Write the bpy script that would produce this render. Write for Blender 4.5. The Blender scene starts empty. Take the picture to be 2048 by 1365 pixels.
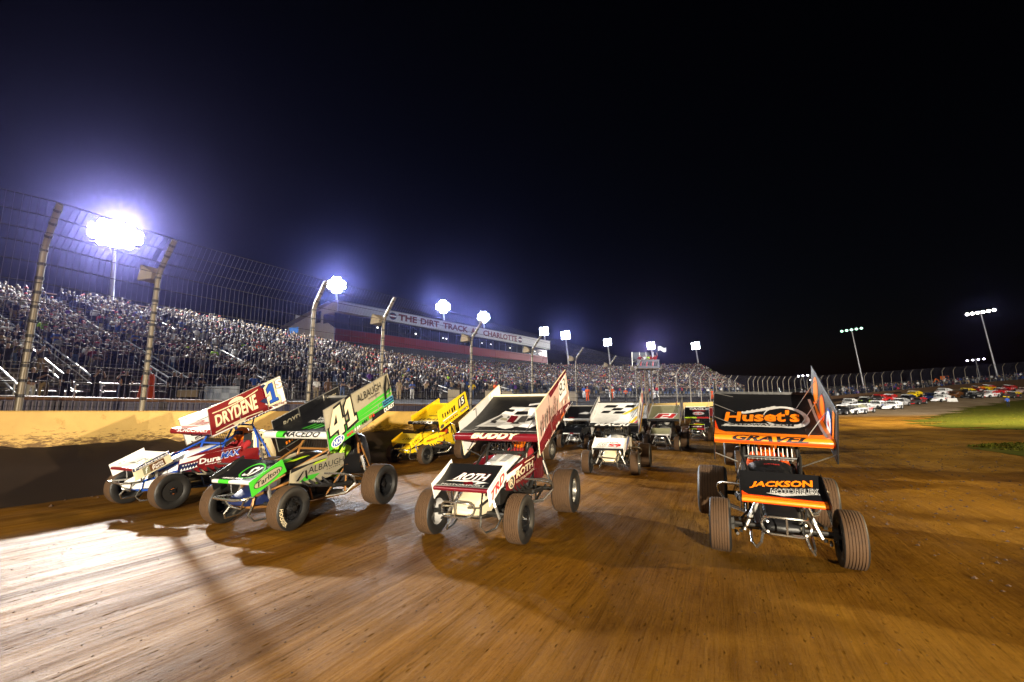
import bpy, bmesh, math, random
import numpy as np
from mathutils import Vector, Matrix
random.seed(7)
RNG = np.random.default_rng(11)
C = bpy.context.scene.collection
SC = bpy.context.scene

# ------------------------------------------------------------------ camera, sky, lamps, exposure
# The scene is set out in the frame of the banked straight (x = towards the infield, y = up the track,
# z = normal to the track) and turned level at the very end.
FOC, CX, CY, HOR, CAMH, YAW = 910.0, 1024.0, 682.5, 824.0, 1.8, math.radians(24.57)
PITCH = math.atan((HOR-CY)/FOC)
CAM_R = Vector((math.cos(YAW), math.sin(YAW), 0))
CAM_F = Vector((-math.sin(YAW)*math.cos(PITCH), math.cos(YAW)*math.cos(PITCH), math.sin(PITCH)))
CAM_U = CAM_R.cross(CAM_F)
CAM_P = Vector((0, 0, CAMH))
UP = Vector((-.083, -.02, .996)).normalized()          # true vertical in the track frame

cam = bpy.data.objects.new('camera', bpy.data.cameras.new('camera'))
C.objects.link(cam)
cam.data.sensor_width = 36; cam.data.lens = FOC/2048*36
cam.data.clip_start = .05; cam.data.clip_end = 3000
cam.matrix_basis = Matrix.Translation(CAM_P) @ Matrix((CAM_R, CAM_U, -CAM_F)).transposed().to_4x4()
SC.camera = cam

world = bpy.data.worlds.new('World'); SC.world = world; world.use_nodes = True
wn = world.node_tree.nodes; wl = world.node_tree.links
sky = wn.new('ShaderNodeTexSky'); sky.sky_type = 'NISHITA'; sky.sun_disc = False
sky.sun_elevation = math.radians(-5.2); sky.sun_rotation = math.radians(-40); sky.altitude = 0
bg = wn['Background']; bg.inputs['Strength'].default_value = SKY_STRENGTH = .075
wl.new(sky.outputs['Color'], bg.inputs['Color'])
SC.view_settings.view_transform = 'Standard'; SC.view_settings.look = 'None'
SC.view_settings.exposure = 0; SC.view_settings.gamma = 1
SC.cycles.max_bounces = 6; SC.cycles.diffuse_bounces = 2; SC.cycles.glossy_bounces = 3
SC.cycles.transmission_bounces = 4; SC.cycles.volume_bounces = 0; SC.cycles.transparent_max_bounces = 6
SC.cycles.sample_clamp_indirect = 4; SC.cycles.sample_clamp_direct = 0
SC.cycles.use_light_tree = True
SC.cycles.caustics_reflective = False; SC.cycles.caustics_refractive = False
HAZE = 0.00014
COOL = (.80, .89, 1.0); WARM = (1.0, .76, .44); NEUT = (1, .93, .82)

def V(*a): return Vector(a)
def ray(px, py): return CAM_F + CAM_R*((px-CX)/FOC) - CAM_U*((py-CY)/FOC)
def unp(px, py, z): return CAM_P + ray(px, py)*z
def gnd(px, py, h=0):
    d = ray(px, py); return CAM_P + d*((h-CAMH)/d.z)
def project(P):
    d = Vector(P)-CAM_P; z = d.dot(CAM_F)
    return (CX+FOC*d.dot(CAM_R)/z, CY-FOC*d.dot(CAM_U)/z, z)

def flood(name, pos, target, power, color, spot=130, radius=1.0, parent=None):
    l = bpy.data.lights.new(name, 'SPOT'); l.energy = power; l.color = color
    l.spot_size = math.radians(spot); l.spot_blend = .8; l.shadow_soft_size = radius
    o = bpy.data.objects.new(name, l); C.objects.link(o)
    q = (Vector(target)-Vector(pos)).to_track_quat('-Z', 'Y')
    m = Matrix.Translation(pos) @ q.to_matrix().to_4x4()
    if parent:
        o.parent = parent; o.matrix_basis = parent.matrix_basis.inverted() @ m
    else: o.matrix_basis = m
    return o

# unseen floods: towers inferred behind the camera and in the infield, plus added fills
flood('floodlight_beam', (-24, -26, 20), (-5, 9, 0), 26000, NEUT, 62, .6)
flood('floodlight_beam', (13, -26, 5.6), (-4, 8, .9), 175000, (1, .87, .66), 38, .3)  # low key added to light the car noses, no tower bank
flood('floodlight_beam', (42, 18, 14), (-5, 7, .4), 105000, WARM, 32, .35)
flood('floodlight_beam', (-42, -22, 20), (-42, 32, 8), 20000, COOL, 62, .6)  # fill added for the near stand and the building's end wall
flood('floodlight_beam', (52, 10, 26), (-50, 92, 22), 250000, (.66, .79, 1), 36, .6)  # fill added to brighten the press building
flood('floodlight_beam', (36, 26, 17), (26, 95, 2), 620000, NEUT, 100, .8)  # fill added to brighten the stock cars in the far turn

# ------------------------------------------------------------------ helpers
def tag(o, label, cat, group=None):
    o['label'] = label; o['category'] = cat
    if group: o['group'] = group
    return o
def struct(o, kind='structure'):
    o['kind'] = kind; return o
def empty(name, M=None, label=None, cat=None, group=None):
    o = bpy.data.objects.new(name, None); C.objects.link(o); o.empty_display_size = .2
    if M is not None: o.matrix_basis = M
    if label: tag(o, label, cat, group)
    return o
def link(name, me, parent=None, M=None):
    o = bpy.data.objects.new(name, me); C.objects.link(o)
    if parent: o.parent = parent
    if M is not None: o.matrix_basis = M
    return o

class MB:
    def __init__(s): s.v = []; s.f = []; s.m = []
    def add(s, vs, fs, mi=0):
        n = len(s.v); s.v += [tuple(v) for v in vs]
        for f in fs: s.f.append(tuple(i+n for i in f)); s.m.append(mi)
    def box(s, c, d, mi=0, M=None):
        x, y, z = d[0]/2, d[1]/2, d[2]/2
        vs = [V(a*x, b*y, e*z) for a in (-1, 1) for b in (-1, 1) for e in (-1, 1)]
        if M: vs = [M @ v for v in vs]
        vs = [v+Vector(c) for v in vs]
        s.add(vs, [(0,1,3,2), (4,6,7,5), (0,4,5,1), (2,3,7,6), (0,2,6,4), (1,5,7,3)], mi)
    def tube(s, pts, r, n=8, mi=0, closed=False, cap=True):
        pts = [Vector(p) for p in pts]; k = len(pts)
        rs = r if isinstance(r, (list, tuple)) else [r]*k
        rings = []; ref = None
        for i, p in enumerate(pts):
            a = pts[(i-1) % k] if (i > 0 or closed) else p
            b = pts[(i+1) % k] if (i < k-1 or closed) else p
            t = (b-a)
            if t.length < 1e-9: t = V(0, 0, 1)
            t.normalize()
            if ref is None: ref = t.orthogonal().normalized()
            u = (ref - t*ref.dot(t))
            u = u.normalized() if u.length > 1e-5 else t.orthogonal().normalized()
            ref = u; w = t.cross(u)
            rings.append([p + (u*math.cos(2*math.pi*j/n) + w*math.sin(2*math.pi*j/n))*rs[i] for j in range(n)])
        vs = [v for rg in rings for v in rg]; fs = []
        for i in range(k if closed else k-1):
            i2 = (i+1) % k
            for j in range(n):
                fs.append((i*n+j, i*n+(j+1) % n, i2*n+(j+1) % n, i2*n+j))
        if cap and not closed:
            fs.append(tuple(range(n-1, -1, -1))); fs.append(tuple((k-1)*n+j for j in range(n)))
        s.add(vs, fs, mi)
    def lathe(s, prof, n=32, mi=0, a0=0):            # prof of (x, r) turned about X
        vs = []; k = len(prof)
        for j in range(n):
            a = a0+2*math.pi*j/n; c, si = math.cos(a), math.sin(a)
            vs += [(x, r*c, r*si) for x, r in prof]
        fs = []
        for j in range(n):
            j2 = (j+1) % n
            for i in range(k-1): fs.append((j*k+i, j*k+i+1, j2*k+i+1, j2*k+i))
        s.add(vs, fs, mi)
    def loft(s, secs, mi=0, caps=True):
        n = len(secs[0]); vs = [v for q in secs for v in q]; fs = []
        for i in range(len(secs)-1):
            for j in range(n): fs.append((i*n+j, i*n+(j+1) % n, (i+1)*n+(j+1) % n, (i+1)*n+j))
        if caps: fs += [tuple(range(n-1, -1, -1)), tuple((len(secs)-1)*n+j for j in range(n))]
        s.add(vs, fs, mi)
    def plate(s, poly, off, mi=0):                    # polygon of points, thickened by the vector off
        n = len(poly); off = Vector(off); a = [Vector(p)-off/2 for p in poly]; b = [Vector(p)+off/2 for p in poly]
        s.add(a+b, [tuple(range(n-1, -1, -1)), tuple(range(n, 2*n))] + [(i, (i+1) % n, n+(i+1) % n, n+i) for i in range(n)], mi)
    def mesh(s, name, mats, smooth=False, bevel=0):
        me = bpy.data.meshes.new(name); me.from_pydata(s.v, [], s.f)
        mats = mats if isinstance(mats, (list, tuple)) else [mats]
        for m in mats: me.materials.append(m)
        if len(mats) > 1: me.polygons.foreach_set('material_index', s.m)
        bm = bmesh.new(); bm.from_mesh(me)
        bmesh.ops.recalc_face_normals(bm, faces=bm.faces)
        if bevel:
            es = [e for e in bm.edges if len(e.link_faces) == 2 and e.calc_face_angle(0) > .6]
            bmesh.ops.bevel(bm, geom=es, offset=bevel, segments=1, affect='EDGES', clamp_overlap=True)
        bm.to_mesh(me); bm.free()
        if smooth:
            me.polygons.foreach_set('use_smooth', [True]*len(me.polygons))
            try: me.set_sharp_from_angle(angle=math.radians(smooth if smooth > 1 else 40))
            except Exception: pass
        me.update(); return me
    def obj(s, name, mats, parent=None, smooth=False, M=None, bevel=0):
        return link(name, s.mesh(name, mats, smooth, bevel), parent, M)

# ------------------------------------------------------------------ materials
MATS = {}
def nodes_of(m):
    m.use_nodes = True; return m.node_tree.nodes, m.node_tree.links, m.node_tree.nodes['Principled BSDF']
def mat(name, col, rough=.5, metal=0, spec=.5, dirt=0, dcol=(.10, .055, .022), dscale=9, var=.12, coat=0, emit=0, ecol=None):
    if name in MATS: return MATS[name]
    m = bpy.data.materials.new(name); n, l, b = nodes_of(m); MATS[name] = m
    b.inputs['Roughness'].default_value = rough; b.inputs['Metallic'].default_value = metal
    b.inputs['Specular IOR Level'].default_value = spec; b.inputs['Coat Weight'].default_value = coat
    b.inputs['Coat Roughness'].default_value = .08
    if emit:
        b.inputs['Emission Color'].default_value = (*(ecol or col), 1); b.inputs['Emission Strength'].default_value = emit
    tc = n.new('ShaderNodeTexCoord'); nz = n.new('ShaderNodeTexNoise')
    nz.inputs['Scale'].default_value = 3.1; nz.inputs['Detail'].default_value = 5
    l.new(tc.outputs['Object'], nz.inputs['Vector'])
    hs = n.new('ShaderNodeMix'); hs.data_type = 'RGBA'
    hs.inputs['A'].default_value = (*[c*(1-var) for c in col], 1); hs.inputs['B'].default_value = (*[min(1, c*(1+var)) for c in col], 1)
    l.new(nz.outputs['Fac'], hs.inputs['Factor']); out = hs.outputs['Result']
    if dirt:
        n2 = n.new('ShaderNodeTexNoise'); n2.inputs['Scale'].default_value = dscale; n2.inputs['Detail'].default_value = 9; n2.inputs['Roughness'].default_value = .72
        l.new(tc.outputs['Object'], n2.inputs['Vector'])
        r = n.new('ShaderNodeMapRange'); r.inputs['From Min'].default_value = .72-.26*dirt; r.inputs['From Max'].default_value = .86-.2*dirt
        r.inputs['To Max'].default_value = min(1, .55+.5*dirt)
        l.new(n2.outputs['Fac'], r.inputs['Value'])
        mx = n.new('ShaderNodeMix'); mx.data_type = 'RGBA'; mx.inputs['B'].default_value = (*dcol, 1)
        l.new(r.outputs['Result'], mx.inputs['Factor']); l.new(out, mx.inputs['A']); out = mx.outputs['Result']
        rr = n.new('ShaderNodeMapRange'); rr.inputs['To Min'].default_value = rough; rr.inputs['To Max'].default_value = .85
        l.new(r.outputs['Result'], rr.inputs['Value']); l.new(rr.outputs['Result'], b.inputs['Roughness'])
    l.new(out, b.inputs['Base Color'])
    if name.startswith('paint_'):                        # thin sheet metal is never quite flat
        n3 = n.new('ShaderNodeTexNoise'); n3.inputs['Scale'].default_value = 3.4; n3.inputs['Detail'].default_value = 2; l.new(tc.outputs['Object'], n3.inputs['Vector'])
        bp_ = n.new('ShaderNodeBump'); bp_.inputs['Distance'].default_value = .02; bp_.inputs['Strength'].default_value = .5; l.new(n3.outputs['Fac'], bp_.inputs['Height']); l.new(bp_.outputs['Normal'], b.inputs['Normal'])
    return m
def paint(name, col, rough=.28, dirt=.25, metal=0, coat=.0): return mat('paint_'+name, col, rough, metal, .5, dirt*1.5, dscale=17, coat=coat)

WHITE = paint('white', (.86, .85, .82), .28, .12); CREAM = paint('cream', (.72, .62, .42)); BLACK = mat('paint_black', (.007, .007, .008), .42, 0, .3, .06, dscale=17)
MAROON = paint('maroon', (.13, .006, .012), .25, .12); DKRED = paint('dark_red', (.16, .007, .009), .3, .12); RED = paint('red', (.55, .02, .02), .3, .1)
BLUE = paint('blue', (.015, .075, .42), .28, .1); NAVY = paint('navy', (.012, .02, .075), .28, .1); YELLOW = paint('yellow', (.85, .58, .012), .3, .12)
GREEN = paint('green', (.05, .42, .025), .3, .1); TAN = paint('silver_tan', (.40, .36, .26), .3, .15, .25); ORANGE = paint('orange', (.85, .20, .008), .28, .15)
REDORANGE = paint('red_orange', (.75, .06, .008), .28, .15); SILVER = paint('silver', (.62, .61, .59), .36, .08, .2); GREY = paint('grey', (.36, .35, .34), .35, .15)
DKGREY = paint('dark_grey', (.05, .048, .046), .35, .15); OLIVE = paint('olive', (.22, .21, .12), .35, .1); LIME = paint('lime', (.42, .62, .02), .3, .1)
CYAN = paint('cyan', (.05, .35, .65), .3, .05); BROWN = paint('brown', (.12, .045, .012), .35, .1); PINK = paint('pink', (.52, .36, .31), .35, .3)
CHROME = mat('chrome', (.62, .60, .55), .24, .95, dirt=.2); ALU = mat('aluminium', (.55, .53, .49), .34, .9, dirt=.2)
STEEL = mat('dark_steel', (.05, .048, .045), .38, .7, dirt=.3); FRAMEBLK = mat('black_tube', (.02, .019, .018), .32, .2, dirt=.25)
RUBBER = mat('tyre_rubber', (.011, .010, .009), .55, dirt=.22, dcol=(.085, .042, .016), dscale=5)
TREAD = mat('muddy_tread', (.062, .030, .010), .85, dirt=.6, dcol=(.018, .010, .005), dscale=7, var=.25)
RIMBLK = mat('black_rim', (.015, .015, .016), .3, .5, dirt=.3); SEATM = mat('seat_cloth', (.02, .02, .022), .8)
# ------------------------------------------------------------------ ground, wall line, terrain heights
FENCE = [(-420, 822, 8.0), (-200, 822, 8.6), (40, 822, 9.75), (290, 822, 11.9), (620, 823, 15.8), (765, 823, 18.1), (945, 823, 22.9), (1070, 818, 28.5), (1158, 813, 35.4),
         (1226, 810, 42.6), (1278, 808, 48), (1322, 807, 54), (1358, 806, 59), (1385, 805, 64), (1406, 805, 68), (1424, 804, 72), (1437, 804, 76),
         (1449, 804, 79), (1511, 801, 87), (1560, 799, 92), (1620, 796, 97), (1690, 790, 102), (1800, 780, 109), (1900, 771, 116), (2040, 759, 124),
         (2200, 742, 132), (2420, 716, 140)]
def fence_point(px):
    xs = [a[0] for a in FENCE]
    y = np.interp(px, xs, [a[1] for a in FENCE]); zi = np.interp(px, xs, [1/a[2] for a in FENCE])
    return unp(px, y, 1/zi)
WALLPX = [-420, -300, -150, 0, 150, 300, 450, 600, 750, 850, 945, 1020, 1100, 1158, 1200, 1240, 1278, 1322, 1358, 1385, 1406, 1424, 1437, 1449, 1475, 1511, 1560,
          1590, 1620, 1655, 1690, 1740, 1800, 1850, 1900, 1970, 2040, 2120, 2200, 2300, 2420]
WALL = [fence_point(p) for p in WALLPX]
_t = (WALL[0]-WALL[3]).normalized(); WALL = [WALL[0]+_t*30] + WALL
WXY = np.array([(p.x, p.y) for p in WALL])
def wall_dist(x, y):
    a = WXY[:-1]; b = WXY[1:]; d = b-a; p = np.array((x, y))
    t = np.clip(((p-a)*d).sum(1)/(d*d).sum(1), 0, 1)
    q = a+d*t[:, None]-p; k = np.argmin((q*q).sum(1)); r = math.hypot(*q[k])
    side = d[k][0]*(p[1]-a[k][1])-d[k][1]*(p[0]-a[k][0])
    return r if side < 0 else -r                        # negative = outside the wall
def H(x, y):
    base = .055*(math.log1p(math.exp(min(40, (x-4)*.8)))/.8)
    A = float(np.interp(y, [40, 95, 118, 137, 200], [0, 2.4, 2.8, 4.3, 6]))
    d = wall_dist(x, y)
    e = A*max(0, min(1, 1-max(d, 0)/34))**1.3
    return base + e
def on_ground(px, py):
    z0, z1 = 2.0, 220.0
    for _ in range(400):                                # march, then bisect
        P = unp(px, py, z0)
        if P.z < H(P.x, P.y): break
        z0 *= 1.015
        if z0 > z1: break
    a, b = z0/1.015, z0
    for _ in range(20):
        m = (a+b)/2; P = unp(px, py, m)
        if P.z < H(P.x, P.y): b = m
        else: a = m
    P = unp(px, py, b); P.z = H(P.x, P.y); return P

def axis(lo, hi, near, fine, coarse):
    out = [lo]; 
    while out[-1] < hi:
        d = 0 if near[0] <= out[-1] <= near[1] else min(abs(out[-1]-near[0]), abs(out[-1]-near[1]))
        out.append(out[-1]+max(fine, coarse*d))
    return out
def clay():
    m = bpy.data.materials.new('packed_clay'); n, l, b = nodes_of(m)
    tc = n.new('ShaderNodeTexCoord')
    def noise(scale, sx, sy, detail=6, rough=.6, rot=0):
        mp = n.new('ShaderNodeMapping'); mp.inputs['Scale'].default_value = (sx, sy, 1); mp.inputs['Rotation'].default_value = (0, 0, rot)
        l.new(tc.outputs['Object'], mp.inputs['Vector'])
        t = n.new('ShaderNodeTexNoise'); t.inputs['Scale'].default_value = scale; t.inputs['Detail'].default_value = detail; t.inputs['Roughness'].default_value = rough
        l.new(mp.outputs['Vector'], t.inputs['Vector']); return t.outputs['Fac']
    def ramp(src, pts):
        r = n.new('ShaderNodeValToRGB'); e = r.color_ramp.elements
        while len(e) < len(pts): e.new(.5)
        for i, (p, c) in enumerate(pts): e[i].position = p; e[i].color = (*c, 1) if len(c) == 3 else c
        l.new(src, r.inputs['Fac']); return r.outputs['Color']
    def mix(f, a, c, t='MIX'):
        x = n.new('ShaderNodeMix'); x.data_type = 'RGBA'; x.blend_type = t
        if isinstance(f, float): x.inputs['Factor'].default_value = f
        else: l.new(f, x.inputs['Factor'])
        l.new(a, x.inputs['A']); l.new(c, x.inputs['B']); return x.outputs['Result']
    sa = noise(1, 7, .22, 8, .66, .05); sb = noise(1, 19, .9, 7, .7, -.03)     # tyre-polished streaks along the track
    sm = n.new('ShaderNodeMath'); sm.operation = 'MULTIPLY_ADD'; sm.inputs[1].default_value = .5; l.new(sb, sm.inputs[0])
    sh = n.new('ShaderNodeMath'); sh.operation = 'MULTIPLY'; sh.inputs[1].default_value = .5; l.new(sa, sh.inputs[0]); l.new(sh.outputs['Value'], sm.inputs[2]); streak = sm.outputs['Value']
    pmap = n.new('ShaderNodeMapping'); pmap.inputs['Scale'].default_value = (2.6, .75, 1); pmap.inputs['Rotation'].default_value = (0, 0, .06); l.new(tc.outputs['Object'], pmap.inputs['Vector'])
    vo = n.new('ShaderNodeTexVoronoi'); vo.inputs['Scale'].default_value = 6.5; vo.inputs['Randomness'].default_value = 1; l.new(pmap.outputs['Vector'], vo.inputs['Vector'])
    pitn = n.new('ShaderNodeMath'); pitn.operation = 'MULTIPLY_ADD'; pitn.inputs[1].default_value = .5; l.new(sb, pitn.inputs[0]); l.new(vo.outputs['Distance'], pitn.inputs[2])
    pr = n.new('ShaderNodeMapRange'); pr.inputs['From Min'].default_value = .28; pr.inputs['From Max'].default_value = .40; l.new(pitn.outputs['Value'], pr.inputs['Value']); pits = pr.outputs['Result']   # small gouges
    groove = noise(1, 2.4, .11, 7, .75, .05)
    patchy = noise(.55, 1, .45, 6, .65)
    infld = noise(.34, 1, .8, 8, .66)
    fine = noise(1, 55, 1.1, 7, .7, .02)
    blotch = noise(.16, 1, .6, 5, .6)
    speck = noise(7, 1.6, .7, 8, .7)
    grain = noise(95, 1, 1, 4, .6)
    c1 = ramp(streak, [(.28, (.105, .042, .0030)), (.50, (.205, .090, .0060)), (.74, (.32, .155, .0135))])
    c2 = ramp(fine, [(.32, (.58, .55, .5)), (.5, (1, 1, 1)), (.75, (1.0, 1.0, 1.0))])
    c3 = ramp(blotch, [(.34, (.55, .50, .44)), (.52, (1, 1, 1)), (.7, (1.0, 1.0, .95))])
    c4 = ramp(speck, [(.26, (.42, .38, .34)), (.36, (1, 1, 1)), (1, (1, 1, 1))])
    c5 = ramp(groove, [(.36, (.70, .66, .60)), (.46, (1, 1, 1)), (1, (1, 1, 1))])
    col = mix(1.0, c1, c2, 'MULTIPLY'); col = mix(.8, col, c5, 'MULTIPLY'); col = mix(.75, col, c3, 'MULTIPLY'); col = mix(.8, col, c4, 'MULTIPLY')
    c6 = ramp(pits, [(0, (.80, .77, .72)), (1, (1, 1, 1))]); col = mix(.9, col, c6, 'MULTIPLY')
    damp = noise(.42, 1, .42, 7, .62, .25); rutn = noise(1, 1.5, .035, 3, .5, .07); crumb = noise(26, 1.25, .8, 5, .7)
    c7 = ramp(damp, [(.36, (.42, .36, .30)), (.50, (.95, .95, .95)), (.66, (1.25, 1.22, 1.1))]); col = mix(.85, col, c7, 'MULTIPLY')
    c8 = ramp(rutn, [(.40, (.62, .56, .5)), (.47, (1, 1, 1)), (.62, (1.12, 1.1, 1.05))]); col = mix(.8, col, c8, 'MULTIPLY')
    c9 = ramp(crumb, [(.34, (.55, .5, .45)), (.46, (1, 1, 1))]); col = mix(.7, col, c9, 'MULTIPLY')
    col_track = col
    rr = n.new('ShaderNodeMapRange'); rr.inputs['From Min'].default_value = .3; rr.inputs['From Max'].default_value = .7
    rr.inputs['To Min'].default_value = .78; rr.inputs['To Max'].default_value = .36
    l.new(streak, rr.inputs['Value'])
    sx = n.new('ShaderNodeSeparateXYZ'); l.new(tc.outputs['Object'], sx.inputs['Vector'])   # slick racing line, loose dry dirt towards the infield
    lo = n.new('ShaderNodeMapRange'); lo.inputs['From Min'].default_value = -3.2; lo.inputs['From Max'].default_value = 1.6
    wob = n.new('ShaderNodeMath'); wob.operation = 'MULTIPLY_ADD'; wob.inputs[1].default_value = 3.0; l.new(blotch, wob.inputs[0]); l.new(sx.outputs['X'], wob.inputs[2])
    l.new(wob.outputs['Value'], lo.inputs['Value'])
    ci = ramp(infld, [(.34, (.030, .012, .003)), (.44, (.110, .050, .007)), (.58, (.25, .122, .016))]); ci = mix(.8, ci, c4, 'MULTIPLY'); ci = mix(.55, ci, col_track)
    col = mix(lo.outputs['Result'], col_track, ci)
    pale = n.new('ShaderNodeMapRange'); pale.inputs['From Min'].default_value = 70; pale.inputs['From Max'].default_value = 84; pale.inputs['To Max'].default_value = .75; l.new(sx.outputs['Y'], pale.inputs['Value'])  # floodlit far track painted into the clay as a paler colour
    c_lit = ramp(infld, [(.3, (.20, .14, .08)), (.7, (.34, .27, .18))]); col = mix(pale.outputs['Result'], col, c_lit)
    l.new(col, b.inputs['Base Color'])
    rm = n.new('ShaderNodeMix'); l.new(lo.outputs['Result'], rm.inputs['Factor']); l.new(rr.outputs['Result'], rm.inputs['A']); rm.inputs['B'].default_value = .88
    l.new(rm.outputs['Result'], b.inputs['Roughness'])
    sp = n.new('ShaderNodeMapRange'); sp.inputs['To Min'].default_value = .23; sp.inputs['To Max'].default_value = .05
    l.new(lo.outputs['Result'], sp.inputs['Value'])
    gm = n.new('ShaderNodeMapRange'); gm.inputs['From Min'].default_value = .36; gm.inputs['From Max'].default_value = .52; gm.inputs['To Min'].default_value = .25; l.new(groove, gm.inputs['Value'])
    fm = n.new('ShaderNodeMapRange'); fm.inputs['From Min'].default_value = .32; fm.inputs['From Max'].default_value = .55; fm.inputs['To Min'].default_value = .2; l.new(fine, fm.inputs['Value'])
    m1 = n.new('ShaderNodeMath'); m1.operation = 'MULTIPLY'; l.new(sp.outputs['Result'], m1.inputs[0]); l.new(gm.outputs['Result'], m1.inputs[1])
    m2 = n.new('ShaderNodeMath'); m2.operation = 'MULTIPLY'; l.new(m1.outputs['Value'], m2.inputs[0]); l.new(fm.outputs['Result'], m2.inputs[1])
    pm = n.new('ShaderNodeMapRange'); pm.inputs['From Min'].default_value = .34; pm.inputs['From Max'].default_value = .58; pm.inputs['To Min'].default_value = .35; pm.inputs['To Max'].default_value = 1.15; l.new(patchy, pm.inputs['Value'])
    m3 = n.new('ShaderNodeMath'); m3.operation = 'MULTIPLY'; m0 = n.new('ShaderNodeMath'); m0.operation = 'MULTIPLY'; l.new(m2.outputs['Value'], m0.inputs[0]); l.new(pits, m0.inputs[1]); l.new(m0.outputs['Value'], m3.inputs[0]); l.new(pm.outputs['Result'], m3.inputs[1]); m2 = m3
    l.new(m2.outputs['Value'], b.inputs['Specular IOR Level'])
    def bump(src, dist, prev=None, st=1.0):
        x = n.new('ShaderNodeBump'); x.inputs['Distance'].default_value = dist; x.inputs['Strength'].default_value = st
        l.new(src, x.inputs['Height'])
        if prev: l.new(prev, x.inputs['Normal'])
        return x.outputs['Normal']
    nn = bump(patchy, .05); nn = bump(streak, .06, nn); nn = bump(pits, .03, nn); nn = bump(groove, .018, nn); nn = bump(fine, .016, nn); nn = bump(speck, .03, nn, .8); nn = bump(crumb, .012, nn, .8); nn = bump(grain, .002, nn, .6)
    l.new(nn, b.inputs['Normal'])
    return m
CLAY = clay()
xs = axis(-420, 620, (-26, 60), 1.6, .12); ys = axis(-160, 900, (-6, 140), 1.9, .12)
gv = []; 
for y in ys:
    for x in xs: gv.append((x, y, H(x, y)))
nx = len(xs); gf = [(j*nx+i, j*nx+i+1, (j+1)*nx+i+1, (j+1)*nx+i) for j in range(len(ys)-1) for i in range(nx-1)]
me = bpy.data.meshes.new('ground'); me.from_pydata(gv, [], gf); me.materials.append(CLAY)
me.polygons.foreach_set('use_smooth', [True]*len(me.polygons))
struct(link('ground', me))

# concrete wall along the outside of the track, with a bank of wet clay pushed up against it
def wall_material():
    m = mat('painted_concrete', (.56, .37, .115), .55, dirt=.5, dcol=(.24, .11, .018), dscale=2.4, var=.18)
    n, l, b = nodes_of(m)
    src = b.inputs['Base Color'].links[0].from_socket
    tc = n.new('ShaderNodeTexCoord'); mp = n.new('ShaderNodeMapping'); mp.inputs['Scale'].default_value = (1, 1, 4)
    l.new(tc.outputs['Object'], mp.inputs['Vector'])
    t = n.new('ShaderNodeTexNoise'); t.inputs['Scale'].default_value = 5.5; t.inputs['Detail'].default_value = 8; t.inputs['Roughness'].default_value = .75
    l.new(mp.outputs['Vector'], t.inputs['Vector'])
    sx = n.new('ShaderNodeSeparateXYZ'); l.new(tc.outputs['Object'], sx.inputs['Vector'])
    g = n.new('ShaderNodeMapRange'); g.inputs['From Min'].default_value = .85; g.inputs['From Max'].default_value = 1.7; g.inputs['To Min'].default_value = .30; g.inputs['To Max'].default_value = -.12
    l.new(sx.outputs['Z'], g.inputs['Value'])
    ad = n.new('ShaderNodeMath'); ad.operation = 'ADD'; l.new(t.outputs['Fac'], ad.inputs[0]); l.new(g.outputs['Result'], ad.inputs[1])
    r = n.new('ShaderNodeMapRange'); r.inputs['From Min'].default_value = .60; r.inputs['From Max'].default_value = .70; r.inputs['To Max'].default_value = .85
    l.new(ad.outputs['Value'], r.inputs['Value'])
    mx = n.new('ShaderNodeMix'); mx.data_type = 'RGBA'; mx.inputs['B'].default_value = (.07, .030, .010, 1)
    l.new(r.outputs['Result'], mx.inputs['Factor']); l.new(src, mx.inputs['A']); l.new(mx.outputs['Result'], b.inputs['Base Color'])
    return m
def densify(pts, step):
    out = []
    for a, b in zip(pts[:-1], pts[1:]):
        k = max(1, int((b-a).length/step))
        out += [a.lerp(b, i/k) for i in range(k)]
    return out+[pts[-1]]
WD = densify(WALL, 1.2)
def outward(i, pts):
    a, b = pts[max(0, i-1)], pts[min(len(pts)-1, i+1)]
    t = (b-a); t.z = 0; t.normalize(); return V(-t.y, t.x, 0)
def build_wall(i0, i1, m, label):
    mb = MB(); secs = []
    for i in range(i0, i1):
        p = WD[i]; o = outward(i, WD); g = min(H(p.x, p.y), p.z-1.0)-.3
        secs.append([V(p.x, p.y, g), V(p.x, p.y, p.z-.03), p+o*.03, p+o*.33, V(p.x, p.y, p.z-.03)+o*.36, V(p.x, p.y, g)+o*.36])
    mb.loft(secs, caps=True); tag(mb.obj('track_wall', m), label, 'wall')
isp = min(range(len(WD)), key=lambda i: (WD[i]-fence_point(1430)).length)
build_wall(0, isp+1, wall_material(), 'mud splashed pale concrete wall along the near straight beside the leading cars')
build_wall(isp, len(WD), mat('mud_caked_concrete', (.060, .030, .012), .75, dirt=.6, dcol=(.22, .13, .05), dscale=.8, var=.3), 'dark mud caked wall curving round the far turn behind the stock cars')
# the wet bank
MUD = mat('wet_clay', (.011, .0048, .002), .62, dirt=.5, dcol=(.006, .0028, .0012), dscale=3, var=.35)
mb = MB(); secs = []; WD2 = densify(WALL[:34], .35)
for i, p in enumerate(WD2):
    o = outward(i, WD2); g = H(p.x, p.y); top = max(g+.25, min(p.z-.72, g+1.05))
    h = top-g; s = []
    for k, (d, f) in enumerate([(1.35, -.08), (1.15, .04), (.85, .28), (.55, .62), (.25, .93), (.06, 1.0), (-.15, 1.0)]):
        nz_ = random.uniform(-1, 1)*(.03 if k < 2 else .06 if k < 4 else .085)
        s.append(V(p.x, p.y, g+h*f+nz_) - o*(d*h/1.0 + random.uniform(-.06, .06)))
    secs.append(s)
n = len(secs[0]); mb.v = [tuple(v) for s in secs for v in s]
for i in range(len(secs)-1):
    for j in range(n-1): mb.f.append((i*n+j, (i+1)*n+j, (i+1)*n+j+1, i*n+j+1)); mb.m.append(0)
struct(mb.obj('clay_bank', MUD, smooth=80))

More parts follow.
